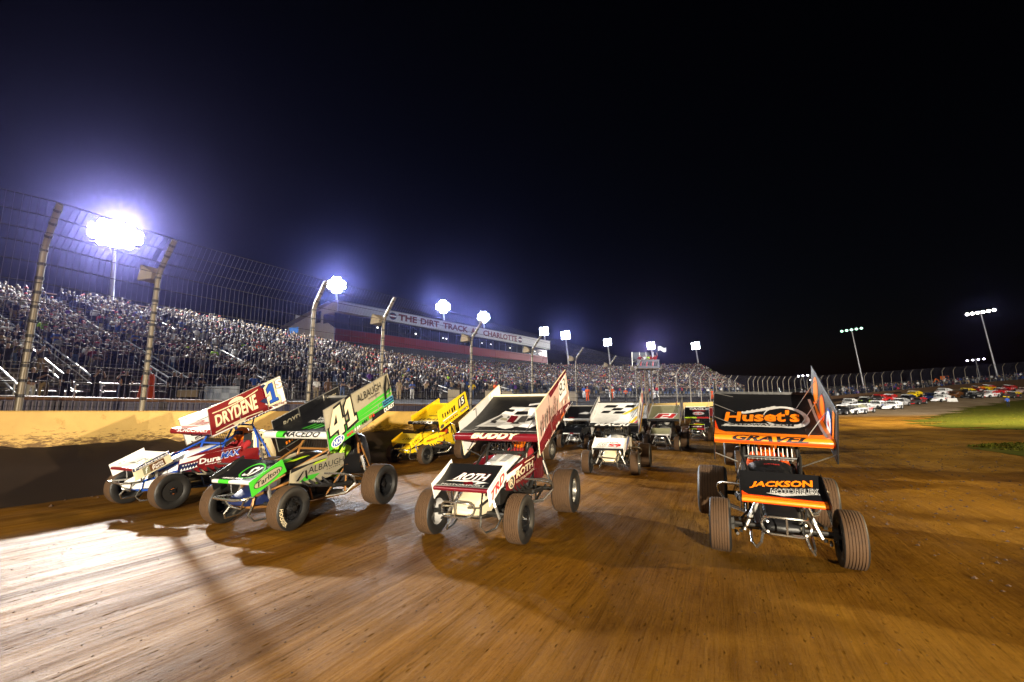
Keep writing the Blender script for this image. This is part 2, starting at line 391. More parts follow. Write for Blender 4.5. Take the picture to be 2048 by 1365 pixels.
# ------------------------------------------------------------------ catch fence
GALV = mat('galvanised_post', (.14, .12, .09), .45, .35, dirt=.3, var=.2); WIRE = mat('fence_wire', (.11, .11, .16), .8, 0, .2)
CLAMP = mat('clamp_steel', (.03, .028, .026), .5, .5); CABLE = mat('cable_steel', (.03, .028, .028), .8, 0, .1)
HK, HT, OV = 3.72, .86, .66                               # knee height, overhang rise and reach
def frame_at(P, tangent):
    t = Vector(tangent); t.z = 0; t.normalize(); o = V(-t.y, t.x, 0)     # o points away from the track
    return t, o
def tangent_at(px):
    return fence_point(px+6)-fence_point(px-6)
def knee_pts(px):
    P = fence_point(px); t, o = frame_at(P, tangent_at(px)); B = P+o*.18
    K = B+V(0, 0, HK)
    return B, K, K - o*OV + V(0, 0, HT), t, o
def build_fence(pxs, label, cam_side_wire, wire_px, wire_step, wr):
    F = empty('catch_fence', Matrix.Translation(fence_point(pxs[0])), label, 'fence'); inv = F.matrix_basis.inverted()
    for px in pxs:
        B, K, T, t, o = knee_pts(px)
        s = (B-CAM_P).length; r = .066
        M = Matrix.Translation(B); mb = MB(); k, e = K-B, T-B
        mb.tube([V(0, 0, -.15), k-V(0, 0, .12), k+(e-k).normalized()*.12, e], r, 8)
        p = mb.obj('post', GALV, F, smooth=50, M=inv @ M)
        if s < 60:
            mb = MB()
            for q in range(11):
                z = .32+q*.33
                if z < HK-.05: mb.tube([V(0, 0, z-.035), V(0, 0, z+.035)], r+.012, 8)
            for q in (.25, .55, .85):
                c = k.lerp(e, q); d = (e-k).normalized()*.03; mb.tube([c-d, c+d], r+.012, 8)
            c = mb.obj('cable_clamp', CLAMP, p); c['kind'] = 'stuff'
    lo, hi = wire_px
    line = [lo+(hi-lo)*i/160 for i in range(161)]
    kn = [knee_pts(px) for px in line]
    for z in [.30, .66, 1.05, 1.5, 1.95, 2.4, 2.85, 3.3, HK]:
        mb = MB(); mb.tube([b-o*.09+V(0, 0, z) for b, k, t, tt, o in kn], .010, 5)
        mb.obj('cable', CABLE, F, M=inv)
    for q in (.3, .65, 1):
        mb = MB(); mb.tube([k.lerp(t, q)-o*.09 for b, k, t, tt, o in kn], .010, 5)
        mb.obj('cable', CABLE, F, M=inv)
    mb = MB(); P0 = None; acc = 0                          # upright wires of the mesh
    fl = [lo+(hi-lo)*i/1600 for i in range(1601)]
    for px in fl:
        P = fence_point(px)
        if P0 is not None:
            acc += (P-P0).length
        if P0 is None or acc >= wire_step:
            acc = 0; B, K, T, t, o = knee_pts(px)
            mb.tube([B-o*.10, K-o*.10, T-o*.10], wr, 3, cap=False)
        P0 = P
    w = mb.obj('wire_mesh', WIRE, F, M=inv); w['kind'] = 'stuff'
    return F
NEAR_POSTS = [-420, -180, 40, 290, 620, 765, 947, 1070, 1158, 1226, 1278, 1322, 1358, 1385, 1406, 1424, 1437, 1449]
FAR_POSTS = [1462, 1475] + [1440+v/3.368 for v in (205, 240, 270, 303, 335, 365, 402, 440, 478, 518, 560, 603, 650, 694, 738, 785, 833, 883, 936, 990, 1048, 1108, 1170, 1237,
                            1303, 1370, 1440, 1515, 1590, 1667, 1748, 1830, 1922, 2012, 2110, 2210)]
build_fence(NEAR_POSTS, 'tall catch fence with bent steel posts in front of the packed grandstand', True, (-420, 1449), .12, .0028)
build_fence(FAR_POSTS, 'distant catch fence curving round the far turn behind the parked stock cars', True, (1450, 2110), .45, .008)

# dark rail panel low down behind the cables on the straight
RAIL = mat('rusty_rail', (.08, .035, .014), .6, dirt=.3); DARKP = mat('navy_backing', (.018, .018, .045), .6)
mb = MB(); mb2 = MB(); pts = [fence_point(px) for px in range(-420, 1150, 12)]
rl = []; lo = []; hi = []
for i, p in enumerate(pts):
    o = outward(i, pts); rl.append(p+o*1.0+V(0, 0, .30)); lo.append(p+o*1.05+V(0, 0, -.4)); hi.append(p+o*1.05+V(0, 0, .25))
R_ = empty('guard_rail', Matrix.Identity(4), 'low rusty rail over dark mesh panel just behind the near wall', 'guard rail')
mb.tube(rl, .05, 6); mb.obj('rail', RAIL, R_)
mb2.v = [tuple(q) for ab in zip(lo, hi) for q in ab]; mb2.f = [(2*i, 2*i+2, 2*i+3, 2*i+1) for i in range(len(lo)-1)]; mb2.m = [0]*len(mb2.f)
mb2.obj('mesh_panel', DARKP, R_)
mb = MB()
for i in range(0, len(pts), 1):
    mb.box((lo[i]+hi[i])/2-outward(i, pts)*.03, (.03, .03, .6))
w = mb.obj('picket', mat('picket_steel', (.05, .045, .07), .5, .5), R_); w['kind'] = 'stuff'

# box floodlights hung from the fence knees, facing the stand side
HOUS = mat('lamp_housing', (.24, .20, .14), .5, .2, dirt=.25); GLASSW = mat('lamp_glass_off', (.75, .76, .80), .15)
FL_LAB = {290: 'box floodlight with bright white face on the fence post before the near light tower', 765: 'tan box floodlight on the post left of the red title lettering',
          947: 'tan box floodlight on the fence post under the second half of the title board', 1070: 'tan box floodlight on the post at the right end of the press building',
          1158: 'small tan box floodlight on the first post right of the press building', 1226: 'small tan box floodlight on the second post right of the press building',
          1278: 'small tan box floodlight on the fence post just left of the flag stand', 1322: 'small tan floodlight box on the post in front of the flag stand tower',
          1358: 'small pale floodlight box on the first fence post right of the flag stand', 1385: 'small pale floodlight box on the second fence post right of the flag stand'}
for px, lab in FL_LAB.items():
    B, K, T, t, o = knee_pts(px)
    M = Matrix.Translation(K+o*.32+V(0, 0, .02)) @ Matrix((t, o, V(0, 0, 1))).transposed().to_4x4() @ Matrix.Rotation(.25, 4, 'X') @ Matrix.Scale(.82, 4)
    E_ = empty('floodlight', M, lab, 'floodlight', 'box floodlights on the fence posts')
    mb = MB(); mb.loft([[V(x*.12, -.18, z*.12) for x, z in ((-1, -1), (1, -1), (1, 1), (-1, 1))], [V(x*.30, .16, z*.26) for x, z in ((-1, -1), (1, -1), (1, 1), (-1, 1))],
                        [V(x*.31, .24, z*.27) for x, z in ((-1, -1), (1, -1), (1, 1), (-1, 1))]])
    mb.obj('housing', HOUS, E_, bevel=.012)
    mb = MB(); mb.box((0, .247, 0), (.56, .012, .48)); mb.obj('lens', GLASSW, E_)
    mb = MB(); mb.tube([V(0, -.16, -.1), V(0, -.30, -.18), V(0, -.33, -.05)], .025, 6); mb.obj('bracket', STEEL, E_)
# ------------------------------------------------------------------ lettering
_TXT = {}
def text_geo(s, shear=0, bold=0, cuts=0):
    k = (s, shear, bold, cuts)
    if k in _TXT: return _TXT[k]
    cu = bpy.data.curves.new('t', 'FONT'); cu.body = s; cu.shear = shear; cu.offset = bold; cu.resolution_u = 2; cu.fill_mode = 'FRONT'
    ob = bpy.data.objects.new('t', cu); C.objects.link(ob)
    dg = bpy.context.evaluated_depsgraph_get(); me = bpy.data.meshes.new_from_object(ob.evaluated_get(dg))
    bm = bmesh.new(); bm.from_mesh(me)
    xs_ = [v.co.x for v in bm.verts]; ys_ = [v.co.y for v in bm.verts]
    x0, x1, y0, y1 = min(xs_), max(xs_), min(ys_), max(ys_)
    for i in range(1, cuts+1):
        bmesh.ops.bisect_plane(bm, geom=bm.verts[:]+bm.edges[:]+bm.faces[:], plane_co=(0, y0+(y1-y0)*i/(cuts+1), 0), plane_no=(0, 1, 0))
    bmesh.ops.triangulate(bm, faces=bm.faces); bm.verts.index_update()
    g = ([((v.co.x-x0)/(x1-x0), (v.co.y-y0)/(y1-y0)) for v in bm.verts], [tuple(v.index for v in f.verts) for f in bm.faces])
    bm.free(); bpy.data.objects.remove(ob); bpy.data.curves.remove(cu); bpy.data.meshes.remove(me)
    _TXT[k] = g; return g
def quad_of(q):
    if len(q) == 4 and not hasattr(q[0], '__len__'):
        a, b, c, d = q; return [(a, b), (c, b), (c, d), (a, d)]
    return q
def bil(q, u, v):
    (ax, ay), (bx, by), (cx, cy), (dx, dy) = q
    return ((ax*(1-u)+bx*u)*(1-v)+(dx*(1-u)+cx*u)*v, (ay*(1-u)+by*u)*(1-v)+(dy*(1-u)+cy*u)*v)
def grid_poly(poly, nu=6, nv=4):                         # convex uv polygon diced so that it follows a curved surface
    bm = bmesh.new(); vs = [bm.verts.new((u, v, 0)) for u, v in poly]; bm.faces.new(vs)
    for i in range(1, 24):
        bmesh.ops.bisect_plane(bm, geom=bm.verts[:]+bm.edges[:]+bm.faces[:], plane_co=(0, i/24, 0), plane_no=(0, 1, 0))
    bmesh.ops.triangulate(bm, faces=bm.faces); bm.verts.index_update()
    g = ([(v.co.x, v.co.y) for v in bm.verts], [tuple(v.index for v in f.verts) for f in bm.faces]); bm.free(); return g
class Decals:                                            # collects flat print for one surface, one object per colour and word
    def __init__(s, fn, parent, curved=False): s.fn = fn; s.p = parent; s.k = 0; s.curved = curved
    def put(s, name, g, m):
        s.k += 1; d = .0030+.0011*s.k
        me = bpy.data.meshes.new(name); me.from_pydata([tuple(s.fn(u, v, d)) for u, v in g[0]], [], g[1]); me.materials.append(m)
        return link(name, me, s.p)
    def T(s, t, q, m, shear=0, bold=.012, out=None, ob=.05, cuts=None):
        q = quad_of(q); cuts = cuts if cuts is not None else (5 if s.curved else 0)
        if out is not None:
            g = text_geo(t, shear, ob, cuts)
            e = .02; s.put('lettering_outline', ([bil(q, -e+u*(1+2*e), -.06+v*1.12) for u, v in g[0]], g[1]), out)
        g = text_geo(t, shear, bold, cuts)
        s.put('lettering', ([bil(q, u, v) for u, v in g[0]], g[1]), m)
    def P(s, poly, m, name='stripe'):
        s.put(name, grid_poly(poly) if s.curved else (list(poly), [tuple(range(len(poly)))]), m)
    def block(s, pieces, q, m, out=None, w=.06):         # block numeral made of abutting pieces
        if out is not None:
            for pc in pieces:
                cx = sum(p[0] for p in pc)/len(pc); cy = sum(p[1] for p in pc)/len(pc)
                s.P([bil(q, p[0]+(w if p[0] > cx else -w), p[1]+(w if p[1] > cy else -w)*.8) for p in pc], out, 'numeral_outline')
        vs = []; fs = []
        for pc in pieces: fs.append(tuple(range(len(vs), len(vs)+len(pc)))); vs += [bil(q, *p) for p in pc]
        s.put('numeral', (vs, fs), m)
    def R(s, a, b, c, d, m, name='patch'): s.P([(a, b), (c, b), (c, d), (a, d)], m, name)
    def E(s, cu, cv, ru, rv, m, n=20, name='roundel', a0=0, a1=2*math.pi):
        s.P([(cu+ru*math.cos(a0+(a1-a0)*i/n), cv+rv*math.sin(a0+(a1-a0)*i/n)) for i in range(n)], m, name)
    def ring(s, cu, cv, ru, rv, w, m, n=24):
        a = [(cu+ru*math.cos(2*math.pi*i/n), cv+rv*math.sin(2*math.pi*i/n)) for i in range(n)]
        b = [(cu+(ru-w)*math.cos(2*math.pi*i/n), cv+(rv-w*rv/ru)*math.sin(2*math.pi*i/n)) for i in range(n)]
        s.put('ring', (a+b, [(i, (i+1) % n, n+(i+1) % n, n+i) for i in range(n)]), m)
    def marks(s, q, m, n=5, seed=0):                     # illegible small print
        r = random.Random(seed); q = quad_of(q); vs = []; fs = []
        x = 0
        for i in range(n):
            w = r.uniform(.5, 1)/n; h0, h1 = r.uniform(0, .25), r.uniform(.75, 1); k = len(vs)
            vs += [bil(q, x, h0), bil(q, x+w*.8, h0), bil(q, x+w*.8, h1), bil(q, x, h1)]; fs.append((k, k+1, k+2, k+3)); x += 1/n
        s.put('small_print', (vs, fs), m)

NUM1 = [[(.05, 0), (.95, 0), (.95, .18), (.05, .18)], [(.34, .18), (.74, .18), (.74, 1), (.34, 1)], [(.0, .52), (.34, .66), (.34, 1), (.0, .80)]]
NUM4 = [[(0, .24), (1, .24), (1, .47), (0, .47)], [(.54, 0), (.88, 0), (.88, .24), (.54, .24)], [(.54, .47), (.88, .47), (.88, 1), (.54, 1)], [(0, .47), (.28, .47), (.54, .80), (.54, 1), (.40, 1)]]
# ------------------------------------------------------------------ winged sprint car (nose towards -Y, x = the driver's left)
NY, NZ, NR = -.30, 1.385, .064
def panel_top(v): return (NY+1.55*v, NZ+NR+.66*v-.075*math.sin(math.pi*min(1, max(0, v))**.85))
def panel_fn(u, v, d=0):
    y, z = panel_top(v); return V(-.75+1.5*u, y-.4*d, z+d)
def nose_fn(u, v, d=0):
    a = math.radians(-42+140*v); r = NR+d; return V(-.75+1.5*u, NY-r*math.cos(a), NZ+r*math.sin(a))
FY, FZ, FR = -1.50, .735, .028
def fpanel_top(v): return (FY+.46*v, FZ+FR+.265*v-.035*math.sin(math.pi*v))
def fpanel_fn(u, v, d=0):
    y, z = fpanel_top(v); return V(-.44+.88*u, y-.4*d, z+d)
def fnose_fn(u, v, d=0):
    a = math.radians(-60+160*v); r = FR+d; return V(-.44+.88*u, FY-r*math.cos(a), FZ+r*math.sin(a))
def board_fn(x, c, sgn=1):
    FT, RT, RB, FB = c
    def f(u, v, d=0):
        y = (FB[0]*(1-u)+RB[0]*u)*(1-v)+(FT[0]*(1-u)+RT[0]*u)*v
        z = (FB[1]*(1-u)+RB[1]*u)*(1-v)+(FT[1]*(1-u)+RT[1]*u)*v
        return V(x+sgn*(.004+d), y, z)
    return f
LB = [(-.57, 1.82), (1.22, 2.60), (1.52, 1.93), (-.36, 1.13)]        # driver's-left side board
RBD = [(-.20, 1.62), (1.55, 2.36), (1.74, 1.78), (.03, 1.05)]
FLB = [(-1.64, .77), (-1.06, 1.05), (-.95, .85), (-1.56, .55)]
FRB = [(-1.56, .80), (-1.00, 1.08), (-.90, .86), (-1.47, .58)]
SIDE = [(-.80, .64), (-.79, .84), (-.45, .95), (.05, 1.04), (.50, 1.03), (.53, .80), (.15, .63), (-.3, .56)]
def side_fn(u, v, d=0):
    yb, zb = -.80+u*1.32, .60+.16*u*u+.02*(1-u); yt, zt = -.78+u*1.28, .86+.20*u-.03*u*u
    return V(.372+d, yb*(1-v)+yt*v, zb*(1-v)+zt*v)
def tail_fn(u, v, d=0):
    return V(.262+d-.03*u, .98+.42*u+.16*(1-v)*u, .62+v*.68)
HOOD = [(-.98, .17, .60, .70), (-.80, .22, .60, .80), (-.55, .26, .62, .93), (-.2, .30, .64, 1.01), (.08, .33, .68, 1.07), (.24, .33, .70, 1.06)]
def hood_sec(y, w, z0, z1):
    zs = z0+(z1-z0)*.45
    return [V(-w, y, z0), V(-w, y, zs), V(-w*.92, y, z0+(z1-z0)*.78), V(-w*.6, y, z1-.015), V(0, y, z1+.012), V(w*.6, y, z1-.015), V(w*.92, y, z0+(z1-z0)*.78), V(w, y, zs), V(w, y, z0)]
def hood_fn(u, v, d=0):
    y = -.75+.85*v; ys_ = [h[0] for h in HOOD]
    w = np.interp(y, ys_, [h[1] for h in HOOD]); z1 = np.interp(y, ys_, [h[3] for h in HOOD])
    x = (u*2-1)*.55*w; return V(x, y, z1+.002+d+.010*(1-abs(u*2-1)))

_ME = {}
def shared(key, fn):
    if key not in _ME: _ME[key] = fn()
    return _ME[key]
def with_mat(me, *ms):                                   # same shape in another colour
    k = (me.name,)+tuple(m.name for m in ms)
    if k not in _ME:
        c = me.copy()
        for i, m in enumerate(ms): c.materials[i] = m
        _ME[k] = c
    return _ME[k]
def tyre_mesh(r, w, ribs, wear):
    h = w/2; prof = [(-h*.74, r*.56), (-h*.96, r*.66), (-h*1.02, r*.80), (-h*.97, r*.92), (-h*.86, r*.975)]
    mi = []
    n = ribs
    for i in range(n):
        a = -h*.84+1.68*h*i/n; b = -h*.84+1.68*h*(i+1)/n; g = (b-a)*.16
        cr = lambda x: r*(1-.022*(x/h)**2)
        prof += [(a+g, cr(a)), (b-g, cr(b)), (b-g*.3, cr(b)-wear), (b+g*.3, cr(b)-wear)]
    prof = prof[:-2]+[(h*.86, r*.975), (h*.97, r*.92), (h*1.02, r*.80), (h*.96, r*.66), (h*.74, r*.56)]
    mb = MB(); mb.lathe(prof, 44)
    k = len(prof); mb.m = [1 if 4 <= (i % (k-1)) < k-6 else 0 for i in range(len(mb.f))]
    return mb.mesh('tyre', [RUBBER, TREAD], smooth=35)
def rim_mesh(r, w, dish, sgn):
    h = w/2; R = r*.57
    prof = [(-h*.76, R), (-h*.72, R*.93), (-h*.3, R*.86), (h*.3, R*.86), (h*.72, R*.93), (h*.76, R), (h*.70, R*1.01)]
    mb = MB(); mb.lathe(prof, 32)
    x = sgn*h*dish
    mb.lathe([(x, R*.87), (x-sgn*.02, R*.6), (x+sgn*.015, R*.42), (x+sgn*.03, R*.30), (x+sgn*.07, R*.24), (x+sgn*.075, .001)], 24)
    for j in range(8):
        a = 2*math.pi*j/8; c = V(x, R*.72*math.cos(a), R*.72*math.sin(a)); mb.tube([c-V(.02, 0, 0), c+V(sgn*.025, 0, 0)], .014, 5)
    for j in range(6):
        a = 2*math.pi*j/6+.3; c = V(x+sgn*.03, R*.36*math.cos(a), R*.36*math.sin(a)); mb.tube([c-V(.02, 0, 0), c+V(sgn*.03, 0, 0)], .012, 5)
    return mb.mesh('rim', [RIMBLK], smooth=40)
def loop_pts(cx, y, cz, hw, hh, n=6):
    r = hh; out = []
    for s, a0 in ((1, -90), (-1, 90)):
        for i in range(n+1):
            a = math.radians(a0+180*i/n); out.append(V(cx+s*(hw-r)+r*math.cos(a), y+.10*((abs(cx+s*(hw-r)+r*math.cos(a))/hw)**3), cz+r*math.sin(a)))
    return out

def sprint_car(pos, heading, label, c, roll=0, pitch=0, detail=2):
    """c: colours (board, board_in, panel, nose, fboard, fpanel, fnose, side, hood, cone, tail, tube, rim, wicker, screen)"""
    M = Matrix.Translation(pos) @ Matrix.Rotation(heading, 4, 'Z') @ Matrix.Rotation(roll, 4, 'Y') @ Matrix.Rotation(pitch, 4, 'X')
    S = empty('sprint_car', M, label, 'race car', 'winged sprint cars on the track')
    P = {}
    def part(name, key, fn, m, par=S, Mx=None):
        me = shared(key, fn); o = link(name, with_mat(me, *(m if isinstance(m, tuple) else (m,))), par, Mx); return o
    # wheels
    for key, x, y, r, w, ribs, sg in (('fr', -.70, -1.10, .33, .25, 7, -1), ('fl', .70, -1.10, .33, .25, 7, 1), ('rr', -.84, 1.10, .42, .46, 9, -1), ('rl', .78, 1.10, .385, .38, 8, 1)):
        steer = c.get('steer', 0) if y < 0 else 0
        W = link('wheel', None, S, Matrix.Translation((x, y, r)) @ Matrix.Rotation(steer, 4, 'Z') @ Matrix.Rotation(random.uniform(0, 1), 4, 'X'))
        W.empty_display_size = .1
        part('tyre', 'tyre'+key, lambda: tyre_mesh(r, w, ribs, .007 if y > 0 else .010), (RUBBER, TREAD), W)
        rm = c.get('rim_'+key, c.get('rim', RIMBLK))
        part('rim', 'rim'+key, lambda: rim_mesh(r, w, .45 if y < 0 else .15, sg), rm, W)
        if key == c.get('cover'):
            mb = MB(); mb.lathe([(sg*w*.40, .001), (sg*w*.42, r*.3), (sg*w*.40, r*.56)], 28); mb.obj('mud_cover', FRAMEBLK, W, smooth=True)
            mb = MB(); mb.box((sg*w*.44, 0, .0), (.006, .05, .10)); mb.obj('sticker', ORANGE, W)
        if key == c.get('tyre_word_on'):
            g = text_geo(c['tyre_word'], 0, .02, 0)
            vs = []
            for u, v in g[0]:
                a = math.radians(c.get('tyre_a', 250)) + (u-.5)*1.15; rr = r*(.70+.20*(1-v)) if sg > 0 else r*(.7+.2*v)
                vs.append((sg*w*(.515+.0), rr*math.cos(a), rr*math.sin(a)))
            me = bpy.data.meshes.new('lettering'); me.from_pydata(vs, [], g[1]); me.materials.append(CREAM)
            o = link('lettering', me, W); o.matrix_basis = Matrix.Rotation(-W.matrix_basis.to_euler().x, 4, 'X')
    tb = c.get('tube', FRAMEBLK)
    # frame and roll cage
    def cage():
        mb = MB()
        for s in (-1, 1):
            mb.tube([(s*.20, -1.32, .34), (s*.24, -.9, .30), (s*.33, -.2, .26), (s*.36, .6, .26), (s*.32, 1.3, .42)], .021, 7)
            mb.tube([(s*.20, -1.30, .50), (s*.25, -.75, .62), (s*.34, .05, .78), (s*.36, .6, .80), (s*.30, 1.35, .66)], .021, 7)
            mb.tube([(s*.22, -1.18, .62), (s*.385, .10, 1.14), (s*.37, .42, 1.36)], .020, 7)
            mb.tube([(s*.345, .02, .78), (s*.36, .12, 1.12), (s*.33, .30, 1.46), (s*.32, .48, 1.52)], .022, 7)
            mb.tube([(s*.36, .98, .80), (s*.34, .93, 1.2), (s*.31, .80, 1.50), (s*.32, .48, 1.52)], .022, 7)
            mb.tube([(s*.31, .80, 1.50), (s*.28, 1.18, 1.02), (s*.29, 1.42, .62)], .020, 7)
            mb.tube([(s*.20, -1.32, .34), (s*.20, -1.30, .50)], .02, 6); mb.tube([(s*.33, -.2, .26), (s*.30, -.35, .70)], .018, 6)
            mb.tube([(s*.36, .6, .26), (s*.36, .6, .80)], .018, 6); mb.tube([(s*.36, .6, .80), (s*.35, .05, .27)], .016, 6)
        for y, x, z in ((-1.31, .20, .5), (-1.32, .2, .34), (.12, .36, 1.12), (.48, .32, 1.52), (.80, .31, 1.50), (.98, .36, .8), (1.35, .3, .66)):
            mb.tube([(-x, y, z), (x, y, z)], .02, 7)
        return mb.mesh('roll_cage', [FRAMEBLK], smooth=True)
    part('roll_cage', 'cage', cage, tb)
    def hood():
        mb = MB(); mb.loft([hood_sec(*h) for h in HOOD]); return mb.mesh('hood', [WHITE], smooth=50)
    hd = part('hood', 'hood', hood, c['hood'])
    def cone():
        mb = MB(); secs = []
        for y, w, z0, z1 in ((-1.46, .17, .40, .45), (-1.42, .18, .37, .50), (-1.2, .20, .36, .60), (-1.0, .215, .36, .70), (-.90, .22, .4, .74)):
            secs.append([V(-w, y, z0), V(-w, y, z1-.03), V(-w*.8, y, z1), V(w*.8, y, z1), V(w, y, z1-.03), V(w, y, z0)])
        mb.loft(secs); return mb.mesh('nose_cone', [WHITE], smooth=35, bevel=.006)
    part('nose_cone', 'cone', cone, c['cone'])
    for s in (1, -1):
        def side():
            mb = MB(); mb.plate([V(s*.37, y, z) for y, z in SIDE], (.006, 0, 0)); return mb.mesh('side_panel', [WHITE])
        q = part('side_panel', 'side%d' % s, side, c['side'])
        if s == 1: P['side'] = q
        def guard():
            mb = MB(); mb.plate([V(s*.375, y, z) for y, z in ((.50, .60), (.50, .90), (.62, .97), (.95, .98), (1.02, .62))], (.006, 0, 0)); return mb.mesh('arm_guard', [BLACK])
        part('arm_guard', 'guard%d' % s, guard, c.get('guard', c['side']))
    def under():
        mb = MB()
        mb.box((0, -.1, .30), (.56, 1.5, .05)); mb.box((0, -.32, .55), (.40, .62, .34)); mb.box((0, .28, .42), (.34, .40, .22))
        for s in (-1, 1):
            mb.loft([[V(s*.20+s*a*.10-.0, y, .70+b*.07) for a, b in ((-1, -1), (1, -1), (1, 1), (-1, 1))] for y in (-.6, -.02)])
        mb.box((0, -.30, .86), (.18, .42, .14))
        mb.tube([(0, .4, .42), (0, 1.1, .42)], .05, 8)
        return mb.mesh('engine', [STEEL], bevel=.012)
    part('engine', 'under', under, STEEL)
    for s in (-1, 1):
        def hdr():
            mb = MB()
            for k in range(4):
                y = -.56+k*.16; mb.tube([(s*.26, y, .66), (s*.36, y+.03, .64), (s*.42, y+.12, .54), (s*.44, .18, .47)], .024, 6)
            mb.tube([(s*.44, .16, .47), (s*.45, .42, .46), (s*.47, .62, .46)], .042, 8)
            return mb.mesh('exhaust_header', [STEEL], smooth=True)
        part('exhaust_header', 'hdr%d' % s, hdr, STEEL)
    def tail():
        mb = MB(); secs = []
        for y, w, z0, z1, zt in ((.93, .25, .58, 1.30, 1.36), (1.08, .258, .56, 1.33, 1.38), (1.28, .25, .54, 1.28, 1.35), (1.46, .21, .50, 1.06, 1.18), (1.62, .15, .46, .84, .90), (1.70, .08, .48, .74, .78)):
            secs.append([V(-w, y, z0), V(-w, y, z1), V(-w*.6, y, zt), V(w*.6, y, zt), V(w, y, z1), V(w, y, z0)])
        mb.loft(secs); return mb.mesh('tail_tank', [WHITE], smooth=30, bevel=.012)
    tl = part('tail_tank', 'tail', tail, c['tail'])
    def seat():
        mb = MB(); mb.box((0, .74, .52), (.46, .40, .10)); mb.box((0, .90, .84), (.44, .07, .62)); 
        for s in (-1, 1): mb.box((s*.24, .80, .80), (.04, .26, .40)); mb.box((s*.16, .82, 1.20), (.03, .22, .22))
        return mb.mesh('seat', [SEATM], bevel=.02)
    part('seat', 'seat', seat, SEATM)
    def wheel_():
        mb = MB(); pts = [V(.17*math.cos(a), .30+.05*math.sin(a), .93+.16*math.sin(a)) for a in [2*math.pi*i/18 for i in range(18)]]
        mb.tube(pts, .014, 6, closed=True); mb.tube([(-.16, .3, .93), (.16, .3, .93)], .010, 5); mb.tube([(0, .3, .93), (0, .05, .86)], .014, 6); return mb.mesh('steering_wheel', [SEATM])
    part('steering_wheel', 'swheel', wheel_, SEATM)
    def screen():
        mb = MB()
        for i in range(11):
            x = -.29+.058*i; mb.tube([(x, .13, 1.08), (x, .20, 1.34)], .007, 4)
        for z, y in ((1.09, .13), (1.33, .20)): mb.tube([(-.31, y, z), (.31, y, z)], .008, 5)
        return mb.mesh('rock_screen', [STEEL])
    part('rock_screen', 'screen', screen, ALU if c.get('screen') else STEEL)
    # running gear
    def fax():
        mb = MB(); mb.tube([(-.58, -1.10, .36), (.58, -1.10, .36)], .030, 8)
        for s in (-1, 1):
            mb.tube([(s*.52, -1.10, .36), (s*.60, -1.10, .34), (s*.68, -1.10, .33)], .034, 7); mb.box((s*.56, -1.08, .36), (.05, .10, .14))
            mb.tube([(s*.50, -1.17, .25), (s*.52, -1.02, .25)], .02, 6)
        mb.tube([(-.54, -1.0, .30), (.54, -1.0, .30)], .014, 6); return mb.mesh('front_axle', [STEEL], smooth=True)
    part('front_axle', 'fax', fax, STEEL)
    def rax():
        mb = MB(); mb.tube([(-.80, 1.10, .40), (.74, 1.10, .39)], .036, 8); mb.lathe([(-.07, .04), (-.07, .13), (.07, .13), (.07, .04)], 14); k = len(mb.v)-56
        for i in range(k, len(mb.v)): a = mb.v[i]; mb.v[i] = (a[0], a[1]+1.10, a[2]+.40)
        return mb.mesh('rear_axle', [STEEL], smooth=True)
    part('rear_axle', 'rax', rax, STEEL)
    for s in (-1, 1):
        for k, (a, b) in enumerate((((.46, -1.10, .42), (.27, -.42, .50)), ((.46, -1.08, .27), (.30, -.42, .32)), ((.44, 1.10, .50), (.36, .50, .62)))):
            def rod():
                mb = MB(); mb.tube([(s*a[0], a[1], a[2]), (s*b[0], b[1], b[2])], .013, 6)
                for e in (a, b): mb.tube([(s*e[0]-.02, e[1], e[2]), (s*e[0]+.02, e[1], e[2])], .022, 6)
                return mb.mesh('radius_rod', [ALU])
            part('radius_rod', 'rod%d%d' % (s, k), rod, STEEL if k < 2 else ALU)
        for k, (a, b) in enumerate((((.42, -1.14, .30), (.26, -1.12, .66)), ((.50, 1.12, .42), (.36, 1.02, .92)))):
            def shock():
                mb = MB(); A, B = V(s*a[0], a[1], a[2]), V(s*b[0], b[1], b[2]); mb.tube([A, A.lerp(B, .5)], .022, 7); mb.tube([A.lerp(B, .45), B], .032, 8); return mb.mesh('shock', [ALU])
            part('shock', 'shk%d%d' % (s, k), shock, ALU if k == 0 else CHROME)
        def nerf():
            mb = MB(); mb.tube([(s*.37, .0, .70), (s*.66, .16, .69), (s*.73, .24, .66), (s*.75, .34, .60), (s*.73, .42, .50), (s*.60, .34, .34), (s*.37, .22, .29)], .019, 8)
            mb.tube([(s*.36, .05, .29), (s*.6, .30, .32)], .016, 6)
            return mb.mesh('nerf_bar', [CHROME], smooth=True)
        part('nerf_bar', 'nerf%d' % s, nerf, c.get('nerf', CHROME if s > 0 else STEEL))
    def bump(kind):
        mb = MB()
        if kind == 'loop':
            mb.tube(loop_pts(0, -1.70, .50, .25, .095), .015, 8, closed=True)
            for x in ((0,) if kind == 'loop' else ()): mb.tube([(x, -1.70, .41), (x, -1.70, .595)], .012, 6)
            for s in (-1, 1): mb.tube([(s*.19, -1.68, .54), (s*.20, -1.32, .47)], .014, 6); mb.tube([(s*.19, -1.68, .43), (s*.20, -1.32, .36)], .014, 6)
        else:
            mb.tube([(-.20, -1.32, .52), (-.24, -1.56, .52), (-.20, -1.66, .52), (.20, -1.66, .50), (.26, -1.56, .50), (.22, -1.32, .50)], .019, 8)
            mb.tube([(-.24, -1.5, .52), (-.1, -1.45, .36), (.12, -1.45, .34), (.24, -1.5, .5)], .014, 6)
        mb.tube([(.22, -1.34, .36), (.25, -1.42, .24), (.30, -1.36, .16), (.34, -1.1, .16), (.34, -.9, .26)], .016, 7)
